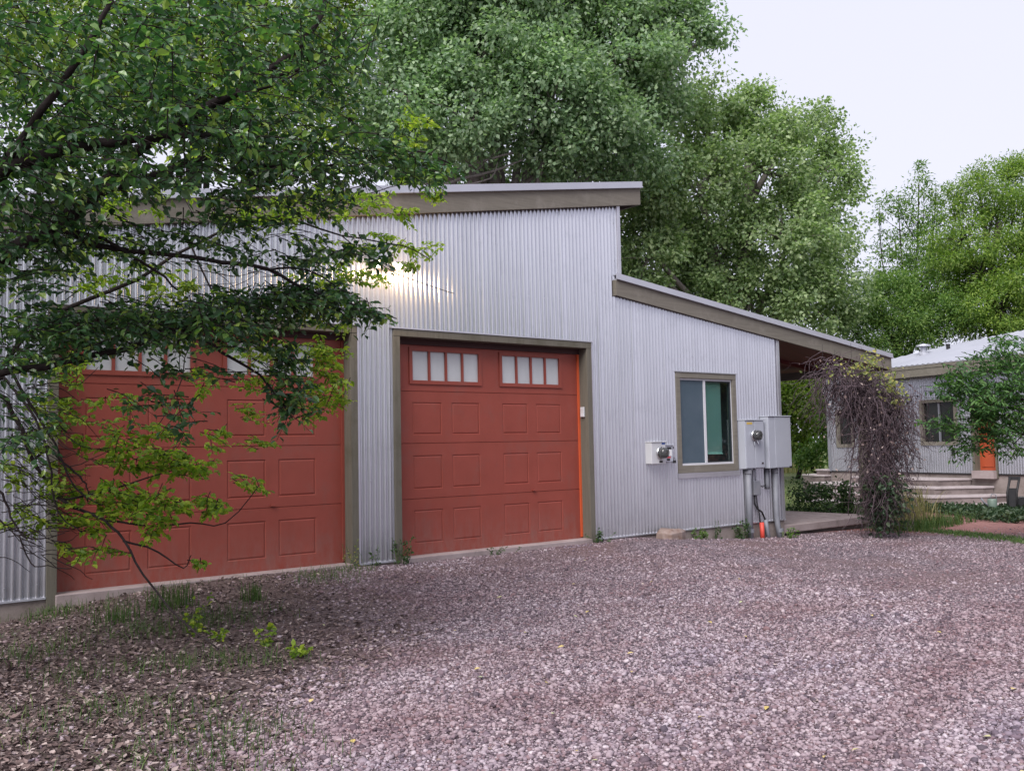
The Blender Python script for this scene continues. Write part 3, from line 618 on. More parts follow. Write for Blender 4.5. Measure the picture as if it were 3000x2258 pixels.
# conduits
def conduit(pts, r, label, mat='conduit', coll=True, name='conduit', group=None):
    t = empty(name, tuple(pts[-1]), label, 'pipe', group); mb = MB(); mb.tube(pts, r, 12); mb.build('pipe', M[mat], t, smooth=True)
    if coll:
        mb = MB()
        for q_, dz in ((pts[0], -.05), (pts[-1], .18)): mb.lathe([(r*1.25, -.03), (r*1.25, .03)], (pts[0][0] if dz < 0 else pts[-1][0], q_[1], q_[2]+dz), (0, 0, 1), 14)
        mb.build_each('coupling', M[mat], t)
    return t
conduit([(6.545, -.085, .868), (6.545, -.085, .3), (6.55, -.085, -.3)], .05, 'thick grey conduit running from the meter panel down to the gravel')
conduit([(7.23, -.10, .862), (7.23, -.10, .1), (7.24, -.105, -.05), (7.27, -.13, -.34)], .045, 'thick conduit with bent foot under the blank cabinet')
conduit([(7.07, -.06, .862), (7.07, -.06, .60), (7.07, -.06, .52)], .035, 'short conduit stub below the blank cabinet', coll=False)
t = empty('junction_box', (6.75, -.06, .55), 'small grey brown junction box hanging below the meter panel', 'box')
mb = MB(); mb.box((6.665, -.105, .44), (6.835, -.03, .665)); mb.build('case', M['conduit'], t, bevel=.006)
mb = MB(); mb.tube([(6.68, -.06, .665), (6.70, -.06, .80), (6.72, -.07, .869)], .010, 7); mb.tube([(6.76, -.06, .665), (6.76, -.06, .869)], .010, 7); mb.build_each('upper_wire', M['conduit'], t, smooth=True)
mb = MB(); mb.tube([(6.72, -.06, .44), (6.71, -.07, .30), (6.75, -.085, .22), (6.86, -.09, .16), (6.93, -.09, .05), (6.94, -.09, -.02)], .014, 8); mb.tube([(6.76, -.06, .44), (6.765, -.075, .3), (6.80, -.08, .15), (6.81, -.085, -.02)], .010, 8); mb.build_each('lower_wire', M['iron'], t, smooth=True)
mb = MB(); mb.tube([(6.84, -.05, .6), (6.95, -.06, .56), (7.05, -.05, .60)], .008, 6); mb.build('side_wire', M['iron'], t, smooth=True)
conduit([(6.83, -.10, -.005), (6.835, -.105, -.32)], .036, 'bright red plastic sleeve standing in the gravel between grey conduits', 'redpipe', False, 'pipe_sleeve')
conduit([(6.945, -.09, .03), (6.96, -.10, -.1), (6.985, -.12, -.34)], .034, 'slim grey conduit leaning right beside the red sleeve', 'conduit', False)
# flat rock
t = MB(); pts = [(-.28, -.08), (-.20, -.17), (.02, -.20), (.22, -.13), (.27, .0), (.16, .10), (-.10, .13), (-.25, .06)]
t.add([(x*1.05, y, -.06) for x, y in pts]+[(x, y, .07+.02*math.sin(7*x)) for x, y in pts]+[(x*.8, y*.75, .115+.015*math.sin(9*x+2)) for x, y in pts],
      [tuple(range(8))[::-1], tuple(range(16, 24))]+[(i, (i+1) % 8, 8+(i+1) % 8, 8+i) for i in range(8)]+[(8+i, 8+(i+1) % 8, 16+(i+1) % 8, 16+i) for i in range(8)])
o = t.build('rock', M['rock'], None, bevel=.012); o.location = (4.42, -.30, -.04); o.rotation_euler = (0, .04, .15); tag(o, 'flat brown rock lying against the foundation below the small meter', 'rock')

# ------------------------------------------------------------------ porch slab
sl_ = empty('porch_slab', (9, 1.5, -.12), 'pinkish concrete porch slab beside the garage wall', 'slab')
mb = MB(); mb.box((7.585, .02, -.245), (10.485, 6.0, -.115)); mb.build('slab_top', M['concrete'], sl_, bevel=.012)
mb = MB(); mb.box((7.6, .16, -.7), (10.35, 5.9, -.246)); mb.build('slab_base', M['found'], sl_)

# ------------------------------------------------------------------ house on the right
HA = np.array([17.73, 5.676]); HU = np.array([-.20749149, -.97823682]); HN = np.array([-.97823682, .20749149]); HZ = .436
HL = 11.0
hs_ = empty('house', (HA[0], HA[1], 0), 'corrugated metal house with pale sloping roof behind the vine and steps', 'house')
def H(u, n, z): q_ = HA+HU*u+HN*n; return (q_[0], q_[1], z)
def hbox(mb, u0, u1, n0, n1, z0, z1):
    mb.prism([H(u0, n0, z0), H(u1, n0, z0), H(u1, n1, z0), H(u0, n1, z0)], (0, 0, z1-z0)); return mb
mb = MB(); U3 = (HU[0], HU[1], 0); N3 = (HN[0], HN[1], 0); O3 = (HA[0], HA[1], 0)
W1 = (.27, .90, 1.08, 2.14); W2 = (3.10, 4.17, 1.11, 2.25); DR = (4.56, 5.21, HZ, 2.30); HT = 3.02
for a in ((0, W1[0], HZ, HT), (W1[0], W1[1], HZ, W1[2]), (W1[0], W1[1], W1[3], HT), (W1[1], W2[0], HZ, HT), (W2[0], W2[1], HZ, W2[2]), (W2[0], W2[1], W2[3], HT), (W2[1], DR[0], HZ, HT), (DR[0], DR[1], DR[3], HT), (DR[1], HL, HZ, HT)):
    corrug(mb, *a, org=O3, u=U3, nrm=N3, per=6)
mb.build('front_siding', M['siding'], hs_, smooth=True, fix=False)
mb = MB(); sheet(mb, [H(0, 0, -.3), H(0, -7, -.3), H(0, -7, 4.4), H(0, 0, HT)]); sheet(mb, [H(HL, 0, -.3), H(HL, -7, -.3), H(HL, -7, 4.4), H(HL, 0, HT)]); sheet(mb, [H(0, -7, -.3), H(HL, -7, -.3), H(HL, -7, 4.4), H(0, -7, 4.4)])
mb.build('rear_wall', M['trim_metal'], hs_)
mb = MB(); hbox(mb, -.06, .035, -.05, .03, HZ-.02, HT); mb.build('corner_trim', M['conduit'], hs_)
mb = MB(); hbox(mb, -.02, DR[0]+.1, -.3, -.012, -.4, HZ-.012); hbox(mb, DR[0]+.1, HL, -.3, -.012, -.4, HZ-.012); mb.build_each('foundation', M['found'], hs_)
mb = MB(); hbox(mb, 0, DR[0], -.01, .022, HZ-.03, HZ-.006); hbox(mb, DR[1], HL, -.01, .022, HZ-.03, HZ-.006); mb.build_each('base_trim', M['iron'], hs_)
def hwindow(wd, mull):
    u0, u1, z0, z1 = wd; T = .075; mb = MB()
    hbox(mb, u0, u0+T, -.09, .03, z0, z1); hbox(mb, u1-T, u1, -.09, .03, z0, z1); hbox(mb, u0+T, u1-T, -.09, .03, z0, z0+T*1.2); hbox(mb, u0+T, u1-T, -.09, .03, z1-T, z1)
    wf = mb.build('window', M['wood'], hs_)
    mb = MB(); hbox(mb, u0+T, u1-T, -.07, -.06, z0+T, z1-T); o = mb.build('glass', M['darkglass'], hs_); o.parent = wf
    if mull:
        mb = MB(); um = (u0+u1)/2; hbox(mb, um-.02, um+.02, -.059, -.02, z0+T, z1-T); o = mb.build('mullion', M['conduit'], hs_); o.parent = wf
hwindow(W1, False); hwindow(W2, True)
mb = MB(); u0, u1, z0, z1 = DR
hbox(mb, u0, u0+.06, -.22, .03, z0-.1, z1); hbox(mb, u1-.05, u1, -.22, .03, z0-.1, z1); hbox(mb, u0+.06, u1-.05, -.22, .03, z1-.09, z1)
mb.build('door_frame', M['wood_v'], hs_)
mb = MB(); hbox(mb, u0+.06, u1-.05, -.2, -.16, z0+.07, z1-.09)
for a0, a1, c0, c1 in ((.12, .44, .15, .45), (.12, .44, .58, .70), (.12, .44, .85, 1.5)): hbox(mb, u0+a0, u0+a1, -.159, -.145, z0+c0, z0+c1)
hd = mb.build('front_door', M['house_door'], hs_)
mb = MB(); hbox(mb, u0+.04, u1-.03, -.2, .14, .322, z0+.065); mb.build('door_step', M['concrete'], hs_)
mb = MB(); hbox(mb, 4.02, 4.07, .02, .07, .86, 1.03); mb.build('outlet_box', M['black'], hs_)
# roof: eave line out from the wall, rising towards the rear
EO, EZ = .6, 3.10
def roofpt(px, py, al=R_(15)):
    d = ray(px, py); ta = math.tan(al); o = np.array([*(HA+HN*EO), EZ]); nv = np.array([-HN[0]*(-ta), -HN[1]*(-ta), 1.])  # plane z = EZ + ta*(-(p-o).HN)
    nv = np.array([HN[0]*ta, HN[1]*ta, 1.]); t_ = ((o-CAM) @ nv)/(d @ nv); q_ = CAM+d*t_; r_ = q_[:2]-HA; return r_ @ HU, r_ @ HN, q_[2]
top = [roofpt(2560, 1062), roofpt(2620, 1050.5), roofpt(2776.8, 1013.5), roofpt(2980, 972), roofpt(3200, 938)]
eL = top[0][0]-.1
poly = [(eL, EO), (HL+.5, EO)]+[(u_, n_) for u_, n_, _ in top[::-1]]
zr = lambda n_: EZ+math.tan(R_(15))*(EO-n_)
mb = MB(); k = 0; us = np.arange(eL, HL+.5, .04)
tu = np.array([q_[0] for q_ in top]); tn = np.array([q_[1] for q_ in top])
o_ = np.argsort(tu); tu, tn = tu[o_], tn[o_]
vs = []
for i, u_ in enumerate(us):
    b_ = np.interp(u_, tu, tn); dz = .012*math.sin(i*math.pi/2)
    vs += [H(u_, EO+.03, zr(EO+.03)+dz+.012), H(u_, b_, zr(b_)+dz+.012)]
mb.add(vs, [(2*i, 2*i+2, 2*i+3, 2*i+1) for i in range(len(us)-1)])
rf = mb.build('roof', M['house_roof'], hs_, fix=False)
mb = MB(); hbox(mb, eL, HL+.5, EO-.03, EO, 2.81, 3.0); mb.build('fascia', M['wood'], hs_); mb = MB(); hbox(mb, eL, HL+.5, EO-.028, EO+.012, 3.002, 3.085); mb.build('fascia_cap', M['wood'], hs_)
mb = MB(); mb.add([H(eL, EO-.03, 2.86), H(HL+.5, EO-.03, 2.86), H(HL+.5, -.01, HT+.02), H(eL, -.01, HT+.02)], [(0, 1, 2, 3)]); mb.build('soffit', M['wood'], hs_)
def vent(px, py, r, h, capped, mt):
    u_, n_, z_ = roofpt(px, py); mb = MB(); b0 = H(u_, n_, z_-.02)
    if capped: mb.lathe([(r*1.9, 0), (r*1.9, .05), (r, .08), (r, h), (r*.9, h+.01)], b0, (0, 0, 1), 14); mb.lathe([(r*2.5, h+.01), (r*2.3, h+.045), (.01, h+.085)], b0, (0, 0, 1), 16)
    else: mb.tube([b0, (b0[0], b0[1], b0[2]+h)], r, 10)
    o = mb.build('roof_vent', M[mt], hs_); o.parent = rf
vent(2706, 1038, .075, .22, True, 'cap_metal'); vent(2778, 1023, .05, .16, False, 'iron')
# concrete steps in front of the house
st = empty('concrete_steps', H(3.5, 1.5, -.2), 'broad concrete steps wrapping round in front of the house door', 'steps')
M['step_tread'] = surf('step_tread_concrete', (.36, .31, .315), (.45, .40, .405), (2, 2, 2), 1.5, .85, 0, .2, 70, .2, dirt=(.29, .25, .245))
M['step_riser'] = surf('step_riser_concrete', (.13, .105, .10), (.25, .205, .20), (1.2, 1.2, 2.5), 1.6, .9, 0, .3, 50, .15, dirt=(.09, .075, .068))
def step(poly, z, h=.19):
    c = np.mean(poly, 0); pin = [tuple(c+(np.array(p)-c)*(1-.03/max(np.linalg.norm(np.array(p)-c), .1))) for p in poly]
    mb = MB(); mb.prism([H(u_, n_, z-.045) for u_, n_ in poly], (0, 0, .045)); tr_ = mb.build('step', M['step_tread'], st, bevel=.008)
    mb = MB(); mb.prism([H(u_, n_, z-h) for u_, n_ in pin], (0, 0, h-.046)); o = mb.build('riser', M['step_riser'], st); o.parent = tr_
step([(1.22, .02), (1.26, .56), (3.36, .94), (4.25, .84), (4.52, .02)], .32)
step([(.19, .021), (.19, .98), (2.37, 1.49), (3.66, 1.49), (4.55, 1.34), (5.05, .3), (5.1, .021)], .15)
step([(1.0, .022), (1.0, 1.95), (2.97, 2.0), (4.2, 2.09), (4.9, 1.88), (5.45, .7), (5.5, .022)], -.024)
step([(1.7, .023), (1.7, 2.85), (3.68, 2.85), (5.0, 3.05), (5.35, 2.4), (5.8, 1.2), (5.85, .023)], -.197)
step([(-.02, -.4), (-.02, .25), (-.35, .3), (-1.05, .1), (-1.05, -.4)], .32, .6); step([(-.02, -.5), (-.02, .1), (-.55, .05), (-.55, -.5)], .47, .3)

# hand cart by the steps
c0 = G(2962, 1494, -.19); ct = empty('hand_cart', tuple(c0), 'dark leaning hand cart with upright handle frame beside the steps', 'hand cart')
ux = RT; uz = np.array([0, 0, 1.]); fy = np.array([FW[0], FW[1], 0])
def cp(a, z, d=0.): return tuple(c0+ux*a+uz*z+fy*d)
mb = MB(); mb.tube([cp(-.06, .0), cp(-.03, .35, .05), cp(.07, .66, .1)], .024, 8); mb.tube([cp(.12, .0), cp(.16, .35, .05), cp(.26, .66, .1)], .024, 8); mb.build('frame', M['iron'], ct, smooth=True)
mb = MB(); mb.prism([cp(.05, .60, .09), cp(.25, .60, .09), cp(.28, .67, .1), cp(.06, .68, .1)], tuple(fy*.05)); mb.build('handle', M['iron'], ct)
mb = MB(); mb.prism([cp(-.05, .04), cp(.13, .04), cp(.19, .44, .06), cp(.0, .44, .06)], tuple(fy*.02)); mb.build('back_panel', M['iron'], ct)
mb = MB(); mb.lathe([(.13, -.025), (.15, -.012), (.15, .012), (.13, .025)], cp(.26, .13, .05), tuple(RT*.45+FW*.9), 20); mb.build('wheel', M['black'], ct)
c0 = G(2908, 1494, -.19); ct = empty('watering_can', tuple(c0), 'grey green watering can in the ground cover below the steps', 'watering can')
mb = MB(); mb.lathe([(.085, 0), (.095, .03), (.09, .2), (.075, .23)], cp(0, 0), (0, 0, 1), 18); mb.build('body', surf('grey_green_paint', (.12, .17, .14), (.17, .22, .18), (4, 4, 4), 1., .5), ct, smooth=True)
mb = MB(); mb.tube([cp(-.08, .08), cp(-.17, .16), cp(-.22, .24)], [.022, .016, .02], 8); mb.build('spout', M['conduit'], ct, smooth=True)
mb = MB(); mb.tube([cp(-.04, .23), cp(.0, .33), cp(.08, .31), cp(.10, .15)], .009, 8); mb.build('handle', M['conduit'], ct, smooth=True)

# ------------------------------------------------------------------ plants
def unit(v): return v/np.maximum(np.linalg.norm(v, axis=-1, keepdims=True), 1e-9)
LEAF_B = [(0,0,0),(0,.35,-.10),(.03,.68,-.16),(.08,.95,-.40),(-.24,.30,.10),(-.20,.62,.02),(.24,.30,.08),(.24,.62,.0)]
LEAF_C = [(0,0,0),(0,.35,.03),(-.03,.68,.10),(-.06,1,.10),(-.33,.32,.20),(-.29,.62,.24),(.33,.30,.14),(.28,.64,.22)]
def leaves_at(pos, dirs, nrms, size, tpl=KITE, tf=KITE_F):
    if tpl is LEAF and len(pos) > 30:
        size = np.broadcast_to(size, len(pos)); k = RNG.integers(0, 3, len(pos)); return merge([leaves_one(pos[k == i], dirs[k == i], nrms[k == i], size[k == i], t_, tf) for i, t_ in enumerate((LEAF, LEAF_B, LEAF_C)) if (k == i).any()])
    return leaves_one(pos, dirs, nrms, size, tpl, tf)
def leaves_one(pos, dirs, nrms, size, tpl=KITE, tf=KITE_F):
    d = unit(dirs); n_ = nrms-d*(nrms*d).sum(1)[:, None]; n_ = unit(n_); s_ = np.cross(d, n_)
    return stamp(tpl, tf, pos, s_, d, n_, size)
def clumps(blobs, per, rsub, shell=(.45, 1.0), squash=1.):
    """sub-clump centres through the volumes of blobs [(centre, radii)]"""
    cs = []; rs = []; ow = []
    for c, r in blobs:
        r = np.broadcast_to(np.asarray(r, float), 3); n = max(6, int(per*(r.prod()**(1/3))**2)); v = unit(RNG.normal(0, 1, (n, 3))); k = RNG.uniform(shell[0]**2, shell[1]**2, n)**.5
        k *= 1+.16*RNG.normal(0, 1, n)
        cs.append(np.asarray(c)+v*r*k[:, None]); rs.append(rsub*RNG.uniform(.6, 1.35, n)); ow.append(v)
    return np.vstack(cs), np.concatenate(rs), np.vstack(ow)
def crown_mesh(blobs, per, rsub, nleaf, lsize, tpl=KITE, tf=KITE_F, shell=(.45, 1.), droop=.25, flat=.75):
    c, r, ow = clumps(blobs, per, rsub, shell); n = len(c); ii = np.repeat(np.arange(n), nleaf)
    v = RNG.normal(0, 1, (len(ii), 3)); v = unit(v)*(RNG.random(len(ii))**.45)[:, None]; pos = c[ii]+v*r[ii][:, None]*np.array([1, 1, flat])*(1+.10*RNG.normal(0, 1, (len(ii), 1)))
    nr = unit(v*.6+ow[ii]*.5+np.array([0, 0, .8])+RNG.normal(0, .55, v.shape)); d = unit(v+RNG.normal(0, .6, v.shape)-np.array([0, 0, droop]))
    return leaves_at(pos, d, nr, lsize*RNG.uniform(.65, 1.2, len(ii)), tpl, tf), c, r
def limb_path(a, b, sag=.12, k=5):
    a, b = np.asarray(a, float), np.asarray(b, float); L = np.linalg.norm(b-a); off = RNG.normal(0, sag*L*.4, 3); ts = np.linspace(0, 1, k)
    return [a+(b-a)*t_+off*math.sin(math.pi*t_)+np.array([0, 0, sag*L*.5*math.sin(math.pi*t_)]) for t_ in ts]
def limb(mb, pts, dep, r, n=8):      # pts in source pixels with a depth each
    q_ = [CAM+ray(px, py)*d for (px, py), d in zip(pts, dep)]; out_ = []
    for i in range(len(q_)-1):       # smooth a little
        for k_ in range(3):
            t_ = k_/3; p0 = q_[max(i-1, 0)]; p1 = q_[i]; p2 = q_[i+1]; p3 = q_[min(i+2, len(q_)-1)]
            out_.append(.5*((2*p1)+(-p0+p2)*t_+(2*p0-5*p1+4*p2-p3)*t_**2+(-p0+3*p1-3*p2+p3)*t_**3)+RNG.normal(0, .004, 3))
    out_.append(q_[-1]); mb.tube(out_, list(np.linspace(r[0], r[1], len(out_))), n)
def tree(name, label, base, blobs, per, rsub, nleaf, lsize, mat, bark, r0, group=None, tpl=KITE, tf=KITE_F, nlimb=14, shell=(.45, 1.), trunk_to=None, cat='tree', twigs=True, extra=()):
    t = empty(name, tuple(base), label, cat, group); (me3, c, r) = crown_mesh(blobs, per, rsub, nleaf, lsize, tpl, tf, shell)
    link('crown', fmesh('crown', *me3), M[mat], t)
    base = np.asarray(base, float); topc = np.mean([np.asarray(b_[0]) for b_ in blobs], 0) if trunk_to is None else np.asarray(trunk_to); mb = MB()
    tp = [base+(topc-base)*k_+RNG.normal(0, .12, 3)*(0 < k_ < 1) for k_ in np.linspace(0, 1, 6)]
    mb.tube(tp, list(np.linspace(r0, r0*.45, 6)), 9)
    for b_ in blobs:
        e = np.asarray(b_[0]); s0 = tp[random.choice((2, 3, 4))]; mb.tube(limb_path(s0, e), list(np.linspace(r0*.42, r0*.12, 5)), 6)
    ch = RNG.choice(len(c), min(nlimb*len(blobs), len(c)), replace=False)
    for i in ch:
        j = int(np.argmin([np.linalg.norm(np.asarray(b_[0])-c[i]) for b_ in blobs])); mb.tube(limb_path(np.asarray(blobs[j][0]), c[i]), list(np.linspace(r0*.13, r0*.02, 5)), 4, False)
    for dp_, r_, pp_ in extra: limb(mb, [(a_*K, b_*K) for a_, b_ in pp_], [dp_]*len(pp_), (r_, r_*.3), 6)
    mb.build('trunk', M[bark], t, smooth=True, fix=False); return t
def blob(px, py, depth, rx, ry=None, rd=None):
    return (P(px, py, depth), None, pm(rx, depth), pm(ry or rx, depth), pm(rd or rx, depth))
def world_blobs(lst):
    out_ = []
    for b_ in lst:
        px, py, dp, rx = b_[:4]; ry = b_[4] if len(b_) > 4 else rx
        out_.append((P(px, py, dp), (pm(rx, dp), pm(min(rx, ry), dp), pm(ry, dp))))
    return out_
def base_under(px, depth, z=-.25): q_ = P(px, 1000, depth); return (q_[0], q_[1], z)

# tall trees behind the garage
tree('cottonwood_tree', 'big grey green cottonwood rising behind the upper garage roof', base_under(1080, 25), world_blobs([(930, 60, 24, 120), (870, 200, 23.5, 95), (1040, 150, 24, 130), (1010, 270, 23, 105, 75), (1170, 60, 25, 140), (1190, 230, 23.5, 125), (1330, 120, 25, 125), (1300, 270, 24, 105), (1230, 340, 24.5, 120, 60), (1400, 40, 26, 70, 80), (1450, 120, 26, 50, 45), (1100, -90, 25, 190), (1280, -110, 26, 150), (1525, 72, 26, 34, 22), (1490, 20, 26, 26), (1380, 350, 25, 70, 60), (1420, 190, 26, 75), (1120, 400, 27, 130, 60), (960, 380, 28, 110, 60), (1000, -10, 25, 130), (860, 330, 28, 80, 60)]),
     26, .62, 185, .135, 'leaf_cw', 'bark_pale', .34, 'cottonwoods behind the garage', shell=(.72, 1.08), trunk_to=P(1060, 120, 25), extra=[(23.2, .07, [(880, 420), (940, 385), (1020, 355), (1110, 330)]), (23.3, .06, [(900, 425), (990, 388), (1060, 372), (1130, 345)]), (23.1, .035, [(930, 410), (1000, 400), (1060, 385), (1075, 350)]), (23.4, .04, [(1000, 430), (1020, 380), (1080, 320)])])
tree('cottonwood_tree', 'rounded paler cottonwood rising above the lower garage roof', base_under(1600, 29), world_blobs([(1400, 430, 27, 75, 90), (1400, 560, 26.5, 62, 70), (1510, 270, 29, 80), (1510, 420, 27.5, 100), (1620, 250, 29.5, 75, 50), (1735, 275, 30, 62, 60), (1640, 370, 28.5, 115), (1765, 390, 29.5, 60, 75), (1790, 520, 29.5, 50, 75), (1690, 520, 28, 115, 95), (1560, 560, 28.5, 105, 70), (1740, 640, 28, 100, 70), (1620, 650, 28.5, 95, 60), (1835, 395, 30, 22, 30), (1805, 330, 30, 20, 30), (1480, 600, 29, 70), (1370, 500, 27.5, 50, 110), (1350, 640, 28, 60, 60), (1450, 520, 29, 70, 90), (1810, 640, 29, 55, 70)]),
     26, .58, 175, .13, 'leaf_cw2', 'bark_pale', .3, 'cottonwoods behind the garage', shell=(.72, 1.08), trunk_to=P(1620, 330, 29))
tree('background_tree', 'yellow green tree behind the left end of the garage roof', base_under(450, 24), world_blobs([(280, 60, 24, 150), (480, 40, 25, 150), (640, 150, 24, 120), (430, 230, 23, 120, 90), (600, 300, 23, 100, 80), (740, 40, 25, 110), (760, 260, 24, 80, 100), (150, 220, 24, 150), (60, 60, 24, 140), (330, -100, 25, 180), (620, -80, 25, 150)]),
     11, .9, 230, .12, 'leaf_olive', 'bark', .25, None, shell=(.7, 1.08), trunk_to=P(430, 60, 24))
tree('slender_tree', 'slender open topped tree between the cottonwood and the dense green trees', base_under(1960, 34), world_blobs([(1945, 560, 34, 45, 70), (1920, 640, 34, 50, 50), (1990, 640, 34, 50, 50), (2035, 480, 34, 30, 50), (1905, 470, 34, 18, 60), (1900, 590, 34, 26, 60), (1985, 390, 34, 24, 45), (1975, 480, 34, 40, 60), (2020, 430, 34, 22, 50), (1990, 570, 34, 45, 55), (2030, 550, 34, 40, 60), (1940, 440, 34, 14, 40)]),
     34, .34, 60, .15, 'leaf_bright', 'bark', .05, None, tpl=NARROW, nlimb=5, shell=(.1, 1.1), trunk_to=P(1985, 400, 34), extra=[(34, .035, [(1935, 700), (1905, 560), (1900, 440)]), (34, .035, [(1960, 700), (1945, 520), (1940, 420)]), (34, .035, [(1990, 700), (2015, 520), (2022, 400)])])
tree('round_tree', 'low bright green tree above the right end of the porch roof', base_under(1890, 31), world_blobs([(1890, 650, 31, 62, 55), (1950, 680, 31, 75, 70), (2040, 690, 31, 75, 65), (1840, 710, 31, 55, 40), (1990, 620, 32, 60, 45), (1930, 745, 30.5, 80, 40), (2080, 640, 32, 60)]),
     30, .5, 210, .125, 'leaf_bright', 'bark', .16, None, tpl=NARROW, shell=(.65, 1.1), trunk_to=P(1950, 680, 31))
tree('leafy_tree', 'tall dense yellow green tree above the pale house roof', base_under(2150, 31), world_blobs([(2075, 520, 31, 55, 65), (2150, 450, 31.5, 65, 65), (2215, 420, 32, 60, 80), (2115, 590, 30.5, 75, 70), (2200, 560, 31, 80, 80), (2160, 670, 30, 85, 65), (2230, 680, 30, 85), (2060, 440, 32, 22, 45), (2110, 395, 32, 16, 35), (2175, 390, 32, 22, 40), (2215, 360, 32, 18, 35), (2290, 520, 31, 90), (2300, 660, 31, 90)]),
     30, .5, 200, .125, 'leaf_fresh', 'bark', .2, None, tpl=NARROW, shell=(.65, 1.1), trunk_to=P(2160, 480, 31))
for (x_, y_, r_, lb) in ((24, -7, 3.4, 'added green tree out of frame right of the house, nearer the drive'), (21, -15, 3.6, 'added green tree out of frame beside the drive, farther from the house'), (31, -13, 4., 'added green tree out of frame behind the two drive side trees')):  # unseen trees added so the siding ribs reflect something dark
    tree('reflection_tree', lb, (x_, y_, -.3), [((x_, y_, 3.6), (r_, r_, 2.8)), ((x_+.8, y_-1.2, 6.2), (r_*.8, r_*.8, 2.4)), ((x_-1, y_+1, 5.4), (r_*.7, r_*.7, 2.2))], 9, .8, 90, .2, 'leaf_fresh', 'bark', .2, None, nlimb=6)
# shrubs seen under the porch roof
tree('shrub', 'tall light green shrub seen under the porch roof', base_under(1720, 36), world_blobs([(1715, 880, 36, 55, 60), (1760, 850, 37, 50, 50), (1780, 920, 37, 40, 60), (1700, 800, 38, 60), (1760, 780, 38, 60), (1660, 860, 36, 50), (1820, 860, 39, 60), (1720, 950, 36, 40, 45)]),
     26, .5, 130, .15, 'leaf_olive', 'bark', .09, None, cat='shrub')
tree('shrub', 'darker green shrub low beside the house corner', base_under(1765, 34), world_blobs([(1760, 980, 34, 32, 38), (1775, 930, 34, 26, 40), (1735, 1000, 34, 25, 22)]),
     24, .35, 90, .12, 'leaf_bright', 'bark', .07, None, cat='shrub')
def clump_thing(name, label, cat, xy, r, n, h, lean, wd, mat, z=None):
    q_ = cluster_xy(xy, r, n); b_ = on_ground(q_) if z is None else np.column_stack([q_, np.full(n, z)])
    c_ = (xy[0], xy[1], float(b_[:, 2].mean())); me_ = fmesh(name, *blades(b_, h, lean, wd)); me_.transform(Matrix.Translation(Vector(c_)).inverted())
    o = link(name, me_, M[mat]); o.location = c_; return tag(o, label, cat)
q_ = G(1700*K, 1024*K, -.2)
clump_thing('dry_reeds', 'tan dry reed clump beyond the porch below the light green shrub', 'reeds', (q_[0], q_[1]), (1.6, 1.6), 220, 1.5, .35, .02, 'dry_grass')
# dark bush behind the slab
bp = np.array([9.3, 4.1]); bpz = -.24
tree('bush', 'dark leafy bush behind the porch slab by the garage corner', (11.2, 1.3, -.27), [((10.9, 1.3, .10), (.5, .4, .38)), ((11.25, 1.5, .17), (.45, .4, .36)), ((11.6, 1.25, .05), (.35, .35, .3)), ((10.95, 1.9, .15), (.5, .4, .35)), ((11.75, 1.55, .0), (.25, .25, .25)), ((10.7, 1.6, .1), (.4, .4, .4))],
     60, .17, 60, .065, 'leaf_bush', 'bark', .02, None, tpl=LEAF, tf=LEAF_F, cat='bush', nlimb=8)
# grass tufts along the back of the slab
clump_thing('fern_tuft', 'low green ferny tuft right of the dark bush', 'plant', (11.9, 1.2), (.5, .25), 160, .3, .5, .008, 'grass')

# vine: wiry strands over the post and the porch beam
PX, PY = 10.33, .10
vt = empty('climbing_vine', (PX, PY, -.3), 'mostly bare climbing vine draped over the porch post and roof corner', 'vine')
mb = MB()
def strand(p0, d0, n, stp, grav, wig, r):
    p_ = np.array(p0, float); d = np.array(d0, float); pts_ = [p_.copy()]
    for k_ in range(n):
        d = d+RNG.normal(0, wig, 3)+np.array([0, 0, -grav]); d /= np.linalg.norm(d); p_ = p_+d*stp; pts_.append(p_.copy())
        if p_[2] < -.25: break
    mb.tube(pts_, list(np.linspace(r, r*.35, len(pts_))), 3, False); return pts_
tips = []
def vdep(px, py, dp): return P(px, py, dp)
D0 = 15.35
# wide arm hanging below the roof edge (left), the shoulder and the column
for k_ in range(560):
    px = random.triangular(1760, 1960, 1850); f_ = (px-1760)/200; py = 770+f_*75+random.uniform(-8, 70); p0 = vdep(px, py, D0+random.uniform(-.25, .7)); tips.append(strand(p0, (random.uniform(-.6, .6), random.uniform(-.4, .4), random.uniform(-.5, .5)), random.randint(8, 18), .07, .22, .42, random.uniform(.004, .010)))
for k_ in range(1150):
    py = random.uniform(830, 1090); wl = np.interp(py, [830, 900, 980, 1050, 1110], [62, 57, 41, 27, 18]); cx = np.interp(py, [830, 900, 1000, 1110], [1905, 1912, 1905, 1903]); px = cx+random.gauss(0, .55)*wl; p0 = vdep(px, py, D0+random.gauss(.0, .30))
    tips.append(strand(p0, (random.uniform(-.5, .5), random.uniform(-.5, .5), random.uniform(-.6, .3)), random.randint(6, 15), .065, .3, .38, random.uniform(.003, .009)))
for k_ in range(16): tips.append(strand((PX+random.uniform(-.12, .12), PY+random.uniform(-.12, .12), 2.3), (0, 0, -1), 46, .06, .5, .12, random.uniform(.012, .022)))
for k_ in range(60): p0 = vdep(random.uniform(1960, 1975), random.uniform(850, 1010), D0+random.uniform(-.3, .3)); tips.append(strand(p0, (random.uniform(-.3, .6), random.uniform(-.5, .5), -.3), 9, .06, .3, .4, .003))
mb.build('stems', M['twig'], vt, smooth=True, fix=False)
allp = np.array([q_ for s_ in tips for q_ in s_])
